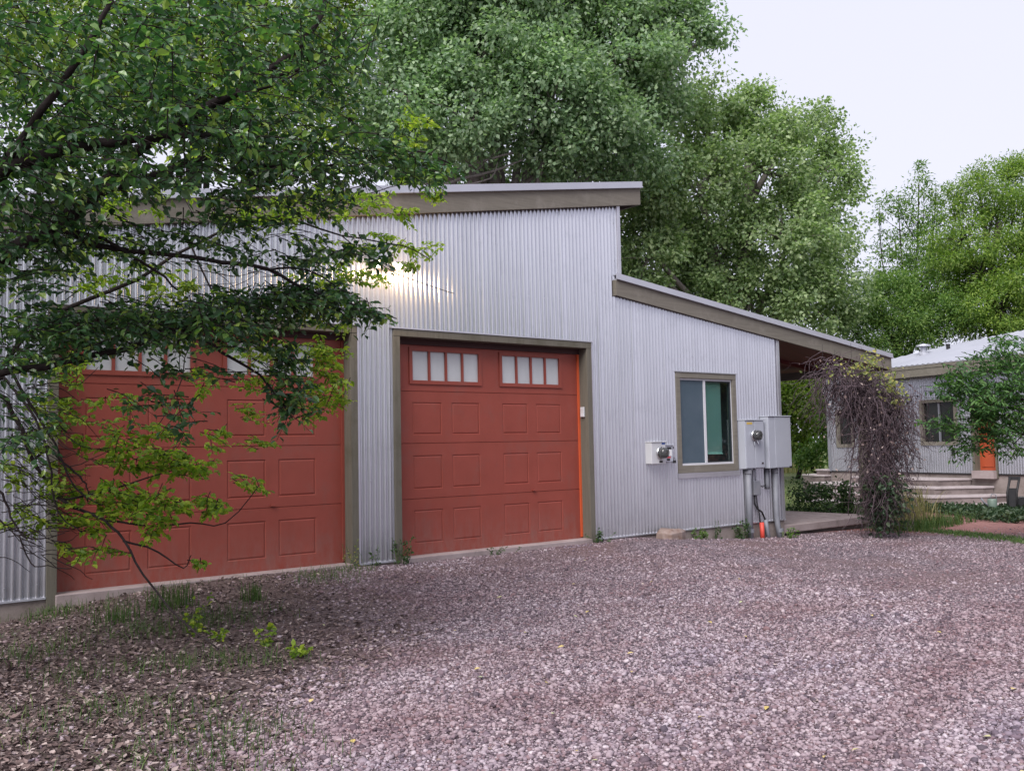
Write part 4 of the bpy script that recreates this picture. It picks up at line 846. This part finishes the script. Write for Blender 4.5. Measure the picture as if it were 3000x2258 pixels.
def vine_leaves(mask, n, size, mat, nm):
    q_ = allp[mask]; q_ = q_[RNG.choice(len(q_), n)]+RNG.normal(0, .04, (n, 3)); d = unit(RNG.normal(0, 1, (n, 3))-np.array([0, 0, .4])); nr = unit(RNG.normal(0, .6, (n, 3))+np.array([-.3, -.7, .5]))
    link(nm, fmesh(nm, *leaves_at(q_, d, nr, size*RNG.uniform(.6, 1.3, n), LEAF, LEAF_F)), M[mat], vt)
vine_leaves((allp[:, 2] < .7) & (np.abs((allp[:, :2]-np.median(allp[allp[:, 2] < .3][:, :2], 0)) @ RT[:2]) < .27), 1500, .075, 'leaf_ivy', 'leaves')
yl = np.vstack([np.array([P(RNG.normal(px, rx), RNG.normal(py, ry), RNG.normal(D0-.25, .15)) for _ in range(n_)]) for px, py, rx, ry, n_ in ((1922, 838, 15, 18, 170), (1868, 800, 22, 12, 90), (1942, 868, 10, 14, 60), (1880, 775, 12, 10, 60), (1820, 800, 25, 12, 40))])
nyl = len(yl); link('leaves', fmesh('leaves', *leaves_at(yl, RNG.normal(0, 1, (nyl, 3)), RNG.normal(0, .6, (nyl, 3))+np.array([-.3, -.6, .7]), .065*RNG.uniform(.6, 1.3, nyl), LEAF, LEAF_F)), M['leaf_yellow'], vt)
vine_leaves(allp[:, 2] > .4, 1300, .045, 'dead_leaf', 'withered_leaves')
# three glass bells hanging under the porch roof
for k_, (px, py, dp, lb) in enumerate(((2414.5, 1147, 16.2, 'clear glass bell hanging lowest left below the porch soffit'), (2450, 1135, 16.6, 'clear glass bell hanging highest, in the middle of the three'), (2499.5, 1168, 15.9, 'clear glass bell hanging against the vine, rightmost of three'))):
    c_ = CAM+ray(px, py)*dp; zt = min(top_lo(c_[0])+.04, 2.95); t = empty('hanging_bell', tuple(c_), lb, 'glass bell', 'glass bells hanging under the porch roof')
    mb = MB(); mb.lathe([(.012, .11), (.02, .07), (.035, .02), (.06, -.05), (.062, -.06), (.055, -.05), (.03, .02), (.012, .06)], c_, (0, 0, 1), 16); mb.build('glass', M['glass'], t, smooth=True)
    mb = MB(); mb.tube([tuple(c_+np.array([0, 0, .1])), (c_[0], c_[1], zt)], .003, 5); mb.build('wire', M['iron'], t)
    mb = MB(); mb.tube([tuple(c_+np.array([0, 0, .08])), tuple(c_+np.array([0, 0, -.04]))], .006, 6); mb.build('clapper', M['chrome'], t)
# grass round the vine foot
clump_thing('tall_grass', 'tall dry grass clump at the foot of the vine', 'grass', (10.75, -.35), (.75, .45), 620, .85, .4, .006, 'dry_grass')
clump_thing('green_grass_clump', 'low green grass spreading right of the vine foot', 'grass', (10.7, -.7), (1.5, .45), 1300, .24, .5, .006, 'grass')
# ground cover below the steps
cov = []
gp = lambda px, py: tuple(G(px, py, -.22)[:2])
for c_, r_, n_ in ((gp(2830, 1496), (.9, .7), 1500), (gp(2930, 1505), (1., .7), 1500), (gp(2740, 1494), (.6, .4), 600), (gp(3020, 1510), (1.2, .7), 1500), (gp(3100, 1505), (1.2, 1.), 1500)):
    q_ = cluster_xy(c_, r_, n_); ps = on_ground(q_, 0); ps[:, 2] += RNG.uniform(.01, .13, n_)
    cov.append(leaves_at(ps, unit(RNG.normal(0, 1, (n_, 3))+np.array([0, 0, .1])), unit(RNG.normal(0, .4, (n_, 3))+np.array([0, 0, 1.])), .085*RNG.uniform(.6, 1.3, n_), LEAF, LEAF_F))
tag(link('ground_cover', fmesh('ground_cover', *merge(cov)), M['leaf_ivy']), kind='stuff')
# grass strips on the right, sparse grass in the litter, lawn behind
gs = []
a0, a1 = G(2700, 1543, -.27)[:2], G(3060, 1585, -.22)[:2]
tt = RNG.random(2600)[:, None]; q_ = a0+(a1-a0)*tt+RNG.normal(0, .16, (2600, 2)); gs.append(blades(on_ground(q_), .055, .6, .006))
q_ = wedge(34000, 3.4, 12, 'log', 1.3); s_ = litter_s(q_[:, 0], q_[:, 1]); pn = hash_noise(q_[:, 0], q_[:, 1], 2.6, 77)
q_ = q_[(s_ > RNG.normal(.6, .5, len(q_))) & (pn > RNG.normal(.34, .08, len(q_))) & (RNG.random(len(q_)) < .5)]; gs.append(blades(on_ground(q_), .085, .9, .0024))
q_ = np.column_stack([RNG.uniform(10.8, 24, 9000), RNG.uniform(1.5, 14, 9000)]); gs.append(blades(on_ground(q_), .07, .5, .008))
for px, py in ((60, 1240), (150, 1230), (210, 1262), (330, 1232), (250, 1310), (120, 1330), (210, 1370), (440, 1350), (310, 1372), (60, 1420), (180, 1460), (390, 1440), (520, 1330), (100, 1560), (330, 1620), (480, 1640), (540, 1590), (700, 1250), (760, 1232), (560, 1430), (20, 1330), (280, 1540), (420, 1540)):
    q_ = GG(px*K, py*K)[:2]; n_ = random.randint(60, 200); r_ = random.uniform(.25, .6); gs.append(blades(on_ground(cluster_xy(q_, (r_, r_), n_)), random.uniform(.07, .15), .8, .0026))
tag(link('grass', fmesh('grass', *merge(gs)), M['grass']), kind='stuff')
# tufts in the left foreground
for (px, py), h_, n_, lb in (((370, 1280*1.0), .20, 120, 'x'),): pass
for px, py, h_, n_, r_, lb in ((370, 1305, .26, 170, .22, 'thick green grass tuft on dead leaves at lower left, tallest there'), (545, 1290, .2, 90, .12, 'small upright grass tuft right of the tallest one'), (255, 1335, .2, 110, .2, 'grass tuft nearest the lower left frame corner'), (115, 1235, .22, 110, .22, 'grass tuft below the left foundation edge'), (850, 1140, .17, 60, .15, 'small grass tuft where dead leaves meet gravel'), (770, 1108, .16, 60, .15, 'small grass tuft in front of metal pier')):
    q_ = GG(px*K, (py+6)*K); clump_thing('grass_tuft', lb, 'grass', (q_[0], q_[1]), (r_, r_), n_, h_, .35, .0035, 'grass')
# weeds along the walls
def weed(label, x, y, h, n, r, mat='leaf_bush', size=.045):
    z = float(gz(x, y)); t = empty('weed', (x, y, z), label, 'weed'); mb = MB(); pos = []; dr = []
    for k_ in range(n):
        b_ = np.array([x+random.gauss(0, r*.5), y+random.gauss(0, min(r*.4, .04)), z]); tp_ = b_+np.array([random.gauss(0, .06), random.gauss(-.02, .04), h*random.uniform(.5, 1.1)]); pp = limb_path(b_, tp_, .1, 5); mb.tube(pp, .0025, 4, False)
        for m_ in range(9): i_ = random.random(); q_ = b_+(tp_-b_)*i_; pos.append(q_); dr.append((random.gauss(0, 1), random.gauss(-.3, .8), random.gauss(.3, .4)))
    mb.build('stem', M['grass'], t, fix=False); pos = np.array(pos); dr = unit(np.array(dr)); nr = unit(RNG.normal(0, .5, pos.shape)+np.array([0, -.4, 1.]))
    link('leaves', fmesh('leaves', *leaves_at(pos, dr, nr, size*RNG.uniform(.5, 1.2, len(pos)), LEAF, LEAF_F)), M[mat], t)
weed('tall weed clump at the left foot of the right door', .02, -.13, .32, 12, .14); weed('small weed at right foot of the right door frame', 3.2, -.12, .18, 9, .10)
weed('green weed spreading low on the foundation below the window', 5.35, -.10, .18, 14, .22, 'leaf_bright'); weed('single tall weed climbing the foundation seam below the window', 5.72, -.06, .30, 5, .05)
weed('leafy weed just left of the thick grey conduit', 6.30, -.12, .30, 18, .16, 'leaf_bush', .05); weed('low green weed between conduits and gravel at the corner', 7.28, -.30, .16, 16, .14, 'leaf_bright', .04)
weed('dry weed at the foot of the left pier trim', -.62, -.12, .28, 8, .12, 'leaf_yellow', .03); weed('weed against the sill of the right door', 1.5, -.12, .10, 8, .3, 'leaf_bush', .03)
weed('short weed growing on the bare pier siding base', -.30, -.10, .22, 4, .06, 'leaf_bush', .04)

for px, py, h_, n_, r_, lb in ((424, 1368, .30, 7, .10, 'tallest bright green seedling in the dead leaves below the left door'), (474, 1385, .10, 4, .05, 'tiny bright seedling just right of the tallest seedling'), (575, 1396, .17, 6, .07, 'slim bright green seedling between the tiny one and the gravel'), (652, 1416, .09, 7, .10, 'low spreading bright seedling nearest the gravel')):
    q_ = GG(px*K, py*K); weed(lb, q_[0], q_[1], h_, n_, r_, 'leaf_young', .05)
# ------------------------------------------------------------------ broad-leaved tree in the left foreground
def sprays(patches, tl=(.22, .42), nl=(8, 13), droop=.35, lsz=.075, mbt=None, tpl=LEAF):
    pos = []; dr = []; nr = []; sz = []
    for (px, py, rx, ry, n_, d0, d1) in patches:
        for k_ in range(n_):
            a_ = random.uniform(0, 2*math.pi); q_ = math.sqrt(random.random())*random.uniform(.75, 1.15); p0 = P(px+rx*q_*math.cos(a_), py+ry*q_*math.sin(a_), random.uniform(d0, d1))
            az = random.uniform(0, 2*math.pi); d = np.array([math.cos(az), math.sin(az), random.uniform(-.55, .35)]); d = d+RT*.5; d /= np.linalg.norm(d); L_ = random.uniform(*tl); m_ = random.randint(*nl); pts_ = []
            c_ = p0-d*L_*.5
            for j in range(6): pts_.append(c_.copy()); d = d+np.array([0, 0, -droop*.2])+RNG.normal(0, .06, 3); d /= np.linalg.norm(d); c_ = c_+d*L_/5
            if mbt is not None: mbt.tube(pts_, list(np.linspace(.0036, .0014, 6)), 4, False)
            for j in range(m_):
                f_ = (j+.6)/m_*5; i_ = min(int(f_), 4); q3 = pts_[i_]+(pts_[i_+1]-pts_[i_])*(f_-i_); tv = pts_[i_+1]-pts_[i_]; tv /= np.linalg.norm(tv); sd_ = np.cross(tv, (0, 0, 1.)); sd_ /= max(np.linalg.norm(sd_), 1e-6); sg = 1 if j % 2 else -1
                ld = tv*.6+sd_*sg*.8+np.array([0, 0, -droop*random.uniform(.3, 1.6)])+RNG.normal(0, .2, 3)
                pos.append(q3+ld*.012); dr.append(ld); nr.append(np.array([0, 0, 1.])+RNG.normal(0, .42, 3)-FW*.15); sz.append(lsz*random.uniform(.6, 1.2)*(1-.25*j/m_))
    return leaves_at(np.array(pos), np.array(dr), np.array(nr), np.array(sz), tpl, LEAF_F)
S = 1/K
tb = P(-330, 1150, 5.6); tb[2] = -.2
ft = empty('broadleaf_tree', tuple(tb), 'dark broad leaved tree with arching branches overhanging from the left', 'tree')
mb = MB()
top0 = (-300, 900)
mb.tube([tuple(tb), tuple(P(-300, 950, 5.6)), tuple(P(-230, 780, 5.6)), tuple(P(-150, 690, 5.6))], [.17, .15, .13, .10], 12)
limb(mb, [(-230, 960), (-90, 830), (0, 762), (157, 665), (260, 584), (319, 551), (476, 505), (640, 450)], [5.6, 5.6, 5.6, 5.6, 5.6, 5.6, 5.7, 5.8], (.075, .015))
limb(mb, [(-230, 960), (-100, 620), (0, 505), (54, 476), (260, 427), (357, 413), (486, 403), (700, 390)], [5.6, 5.3, 5.2, 5.2, 5.3, 5.3, 5.4, 5.5], (.055, .010))
limb(mb, [(260, 584), (420, 430), (595, 319), (686, 276), (746, 235), (860, 151), (940, 49), (960, -40)], [5.6, 5.8, 6., 6., 6.1, 6.2, 6.3, 6.4], (.035, .016))
limb(mb, [(746, 235), (860, 210), (1000, 160)], [6.1, 6.2, 6.3], (.014, .006)); limb(mb, [(686, 276), (800, 250), (900, 200)], [6., 6., 6.1], (.012, .005))
limb(mb, [(157, 665), (205, 681), (281, 719), (395, 735), (584, 757), (784, 789), (900, 850), (1060, 900)], [5.6, 5.6, 5.7, 5.8, 5.9, 6., 6.1, 6.2], (.022, .007))
limb(mb, [(205, 681), (300, 700), (450, 790), (520, 850)], [5.6, 5.7, 5.7, 5.8], (.014, .005))
limb(mb, [(-200, 1000), (-60, 1080), (33, 1089), (185, 1059), (297, 1036), (390, 1019), (460, 973), (560, 975), (650, 1030), (760, 1100), (860, 1230)], [5.6, 5.6, 5.6, 5.7, 5.8, 5.9, 6., 6., 6.1, 6.2, 6.3], (.028, .006))
limb(mb, [(-100, 620), (0, 500), (120, 330), (240, 160), (330, 0)], [5.3, 5.2, 5.1, 5.1, 5.1], (.03, .012)); limb(mb, [(560, 975), (640, 1000), (760, 1010), (860, 1080)], [6, 6.1, 6.2, 6.3], (.009, .004))
limb(mb, [(640, 450), (860, 500), (1000, 480), (1200, 440), (1320, 480)], [5.8, 6., 6.2, 6.4, 6.5], (.016, .005)); limb(mb, [(784, 789), (900, 790), (1020, 860)], [6., 6., 6.1], (.008, .004))
tw = MB()
D = [(180, 140, 260, 190, 250, 4.6, 6.6), (500, 120, 230, 180, 185, 5., 6.8), (700, 120, 105, 150, 84, 5.6, 6.8), (330, 320, 330, 110, 270, 4.8, 6.4), (80, 420, 130, 130, 120, 5, 6.2), (640, 310, 190, 85, 120, 5.5, 6.5), (840, 320, 60, 36, 24, 6, 6.5), (910, 362, 62, 24, 24, 6.2, 6.6), (760, 375, 60, 20, 14, 6, 6.4),
     (60, 560, 100, 80, 50, 5.2, 6.2), (330, 520, 230, 50, 46, 5.4, 6.4), (330, 700, 250, 50, 165, 5.5, 6.4), (560, 655, 150, 45, 75, 5.8, 6.4), (690, 635, 110, 32, 48, 6, 6.4), (775, 672, 52, 20, 18, 6.1, 6.4), (620, 800, 38, 60, 26, 6, 6.3), (632, 880, 30, 45, 16, 6.1, 6.3), (90, 720, 120, 70, 70, 5.4, 6.2), (715, 425, 30, 50, 12, 6.1, 6.5), (725, 530, 70, 25, 10, 6.1, 6.5),
     (50, 880, 80, 110, 18, 5.4, 6.2), (410, 790, 90, 22, 10, 5.8, 6.2), (330, 860, 60, 25, 9, 5.8, 6.2), (385, 905, 30, 40, 8, 5.8, 6.2), (540, 440, 110, 60, 40, 5.6, 6.4), (640, 550, 90, 28, 14, 6, 6.4), (810, 545, 45, 14, 7, 6.2, 6.5)]
D += [(-250, 200, 260, 420, 220, 4.2, 6.8), (-500, 300, 300, 500, 180, 4.2, 7.5), (-260, -300, 400, 260, 200, 4.4, 7), (300, -260, 450, 180, 210, 4.8, 8), (-200, 700, 160, 160, 90, 5, 6.5)]  # unseen crown added beyond the frame to shade the left door and wall
fol = sprays(D, lsz=.066, mbt=tw)
mb.add(tw.v, tw.f); mb.build('trunk', M['bark'], ft, smooth=True, fix=False)
link('crown', fmesh('crown', *fol), M['leaf_dark'], ft)
# lighter young tree nearer the wall
tb = P(-120, 1130, 7.2); tb[2] = -.2
yt = empty('young_tree', tuple(tb), 'lighter green young tree with thin bare stems against the left door', 'tree')
mb = MB(); 
limb(mb, [(-163, 1600), (-100, 1250), (0, 1158), (42, 1221), (71, 1276), (97, 1352), (139, 1411), (181, 1465), (303, 1524), (362, 1583), (420, 1684), (538, 1823), (640, 1900)], [7.2, 7.1, 7, 7, 7, 7, 7, 6.9, 6.8, 6.7, 6.6, 6.4, 6.2], (.021, .005))
limb(mb, [(362, 1583), (462, 1617), (538, 1663), (560, 1625)], [6.7, 6.8, 6.9, 6.9], (.008, .003)); limb(mb, [(97, 1352), (139, 1318), (189, 1356), (235, 1398), (256, 1427), (256, 1470)], [7, 7, 7, 7, 7, 7], (.012, .004))
limb(mb, [(0, 1436), (25, 1486), (59, 1562), (122, 1579), (190, 1560)], [6.9, 6.9, 6.9, 6.9, 6.9], (.010, .003)); limb(mb, [(59, 1562), (88, 1650), (139, 1660), (210, 1665)], [6.9, 6.9, 6.9, 6.9], (.006, .003))
limb(mb, [(181, 1465), (300, 1440), (430, 1400), (560, 1360)], [6.9, 7, 7.1, 7.2], (.009, .003)); limb(mb, [(303, 1524), (450, 1540), (560, 1530), (660, 1530), (760, 1420)], [6.8, 6.9, 7, 7, 7.1], (.008, .003))
limb(mb, [(-100, 1250), (60, 1000), (200, 900), (400, 820), (560, 720), (800, 640), (1000, 690), (1180, 720), (1260, 760)], [7.1, 7.3, 7.5, 7.8, 8., 8.3, 8.6, 8.8, 8.9], (.022, .004)); limb(mb, [(800, 640), (940, 600), (1100, 560), (1200, 530)], [8.3, 8.5, 8.7, 8.8], (.008, .003))
limb(mb, [(560, 720), (640, 900), (680, 1000), (760, 1060), (880, 1160)], [8., 8., 8, 8.1, 8.2], (.009, .003)); limb(mb, [(1000, 690), (1120, 780), (1240, 830), (1330, 860)], [8.6, 8.8, 8.9, 9.], (.006, .003)); limb(mb, [(640, 900), (560, 1000), (520, 1150), (460, 1250)], [8, 7.8, 7.6, 7.4], (.007, .003))
limb(mb, [(-163, 1500), (-60, 1180), (10, 1080), (90, 1190), (160, 1300), (220, 1430), (300, 1480)], [7.2, 7., 6.9, 6.9, 6.9, 6.9, 6.9], (.016, .004))
limb(mb, [(-163, 1400), (-20, 1120), (60, 1160), (120, 1260), (150, 1380), (170, 1500), (240, 1560)], [7.1, 6.9, 6.8, 6.8, 6.8, 6.8, 6.8], (.014, .004))
for k_ in range(110):   # fine bare twigs at the far left
    px, py = random.uniform(-20, 190), random.uniform(1120, 1640); a_ = random.uniform(-.4, .8); L_ = random.uniform(60, 170); limb(mb, [(px, py), (px+L_*.5*math.cos(a_), py+L_*.5*math.sin(a_)+random.uniform(-15, 15)), (px+L_*math.cos(a_), py+L_*math.sin(a_)+random.uniform(-20, 30))], [6.9, 6.9, 7.], (.004, .0018), 4)
for k_ in range(70):   # fine twigs across the upper wall
    px, py = random.uniform(250, 950), random.uniform(620, 960); a_ = random.uniform(-.3, .6); L_ = random.uniform(70, 200); limb(mb, [(px, py), (px+L_*.5*math.cos(a_), py+L_*.5*math.sin(a_)+random.uniform(-15, 15)), (px+L_*math.cos(a_), py+L_*math.sin(a_)+random.uniform(-25, 25))], [7.9, 8, 8.1], (.004, .0018), 4)
tw = MB()
Y = [(690, 440, 130, 45, 55, 8., 8.8), (900, 255, 40, 22, 9, 8.6, 9.), (890, 300, 26, 20, 6, 8.6, 9), (870, 385, 26, 12, 6, 8.7, 9.), (940, 415, 22, 20, 7, 8.9, 9.2), (870, 460, 42, 14, 9, 8.9, 9.2), (800, 430, 50, 25, 12, 8.4, 9), (830, 520, 50, 26, 14, 8.7, 9.1), (910, 535, 48, 13, 9, 8.9, 9.2), (890, 575, 26, 14, 5, 9, 9.2), (700, 560, 90, 50, 30, 8, 8.9), (770, 610, 60, 28, 16, 8.4, 8.9), (700, 680, 60, 34, 22, 8, 8.8),
     (700, 770, 46, 40, 36, 8., 8.6), (700, 840, 44, 40, 38, 8., 8.6), (690, 890, 30, 16, 5, 8., 8.5), (585, 760, 70, 34, 22, 7.8, 8.4), (560, 830, 40, 20, 9, 7.8, 8.4), (430, 820, 34, 30, 9, 7.4, 8), (540, 885, 24, 20, 5, 7.6, 8.2), (460, 945, 24, 36, 7, 7.6, 8), (560, 955, 34, 16, 6, 7.8, 8.2),
     (330, 930, 60, 20, 14, 7.2, 7.6), (290, 985, 75, 36, 34, 7, 7.5), (380, 1000, 60, 30, 26, 7, 7.5), (210, 940, 60, 40, 14, 7, 7.4), (440, 1020, 20, 30, 5, 7, 7.4), (250, 1070, 75, 34, 34, 6.8, 7.3), (340, 1095, 64, 38, 34, 6.7, 7.2), (450, 1085, 40, 24, 16, 6.9, 7.2), (540, 1040, 26, 16, 7, 7.1, 7.3), (190, 1120, 60, 34, 20, 6.8, 7.2), (190, 1185, 65, 20, 11, 6.8, 7.2), (330, 1150, 30, 24, 5, 6.7, 7), (430, 1210, 16, 8, 2, 6.9, 7), (110, 880, 60, 60, 22, 6.9, 7.3), (60, 1000, 60, 60, 16, 6.9, 7.2), (130, 1040, 50, 50, 20, 6.8, 7.2), (60, 1120, 60, 40, 10, 6.9, 7.2), (150, 800, 70, 40, 18, 7, 7.4), (240, 880, 70, 40, 10, 7.1, 7.5),
     (300, 430, 200, 40, 34, 7.6, 8.2), (260, 590, 140, 40, 26, 7.4, 8.), (180, 520, 120, 40, 20, 7.4, 8), (400, 620, 90, 40, 20, 7.6, 8.2), (560, 470, 120, 50, 26, 7.8, 8.6), (500, 250, 200, 120, 34, 7.5, 8.6), (720, 330, 70, 60, 22, 8, 8.8), (430, 690, 200, 50, 26, 7.4, 8)]
fol = sprays(Y, (.10, .24), (11, 17), .25, .062, tw)
mb.add(tw.v, tw.f); mb.build('trunk', M['bark'], yt, smooth=True, fix=False)
link('crown', fmesh('crown', *fol), M['leaf_young'], yt)

# tree by the house at the right edge
tb = base_under(2330, 14.5, -.2); rt_ = empty('walnut_tree', tb, 'small dark green tree reaching in from the right before the house', 'tree')
Rr_ = [(2128, 905, 22, 34, 26, 13.4, 14.2), (2125, 880, 34, 40, 36, 13.4, 14.2), (2150, 840, 60, 60, 60, 13.6, 14.6), (2085, 830, 50, 24, 24, 13.6, 14.4), (2205, 850, 30, 100, 60, 13.4, 14.8), (2060, 830, 60, 22, 22, 13.6, 14.6), (2110, 850, 80, 30, 50, 13.6, 14.8), (2160, 800, 70, 50, 60, 13.8, 15), (2200, 760, 50, 40, 36, 13.8, 15), (2040, 905, 45, 14, 13, 13.6, 14.4), (2110, 930, 70, 32, 50, 13.4, 14.6), (2180, 900, 60, 50, 60, 13.4, 14.8), (2100, 965, 40, 14, 14, 13.5, 14.4), (2190, 960, 50, 22, 22, 13.5, 14.6), (2075, 790, 26, 14, 8, 13.8, 14.6), (2120, 765, 20, 20, 8, 14, 14.6), (2175, 735, 26, 18, 10, 14, 14.8), (2270, 850, 80, 110, 90, 13.5, 15), (2020, 912, 24, 7, 4, 13.6, 14.2), (2065, 960, 10, 12, 3, 13.6, 14), (2420, 780, 150, 160, 150, 13.2, 16)]  # last patch: unseen crown added off frame to darken the siding's reflections
mb = MB(); mb.tube([tb, tuple(P(2320, 980, 14.5)), tuple(P(2290, 880, 14.4))], [.09, .08, .05], 10)
for e in ((2060, 835), (2110, 930), (2180, 760), (2040, 908), (2190, 960), (2120, 850)): mb.tube(limb_path(P(2290, 890, 14.4), P(e[0], e[1], 14.2), .06, 7), list(np.linspace(.03, .005, 7)), 6)
tw = MB(); NW = [(0,0,0),(0,.35,-.03),(0,.68,-.02),(0,1,-.12),(-.15,.30,.04),(-.14,.62,.02),(.15,.30,.04),(.14,.62,.02)]
fol = sprays(Rr_, (.28, .5), (10, 15), .3, .105, tw, NW)
mb.add(tw.v, tw.f); mb.build('trunk', M['bark'], rt_, smooth=True, fix=False)
M['leaf_walnut'] = leafmat('walnut_leaves', [(0, (.03, .085, .026)), (.5, (.06, .145, .04)), (1, (.13, .25, .06))], .35, .42, .45)
link('crown', fmesh('crown', *fol), M['leaf_walnut'], rt_)

# ------------------------------------------------------------------ render settings
SC.view_settings.view_transform = 'Standard'; SC.view_settings.look = 'None'; SC.view_settings.exposure = 0; SC.view_settings.gamma = 1
SC.cycles.max_bounces = 8; SC.cycles.diffuse_bounces = 4; SC.cycles.glossy_bounces = 4; SC.cycles.transmission_bounces = 6; SC.cycles.transparent_max_bounces = 8
SC.cycles.sample_clamp_indirect = 6; SC.cycles.caustics_reflective = False; SC.cycles.caustics_refractive = False
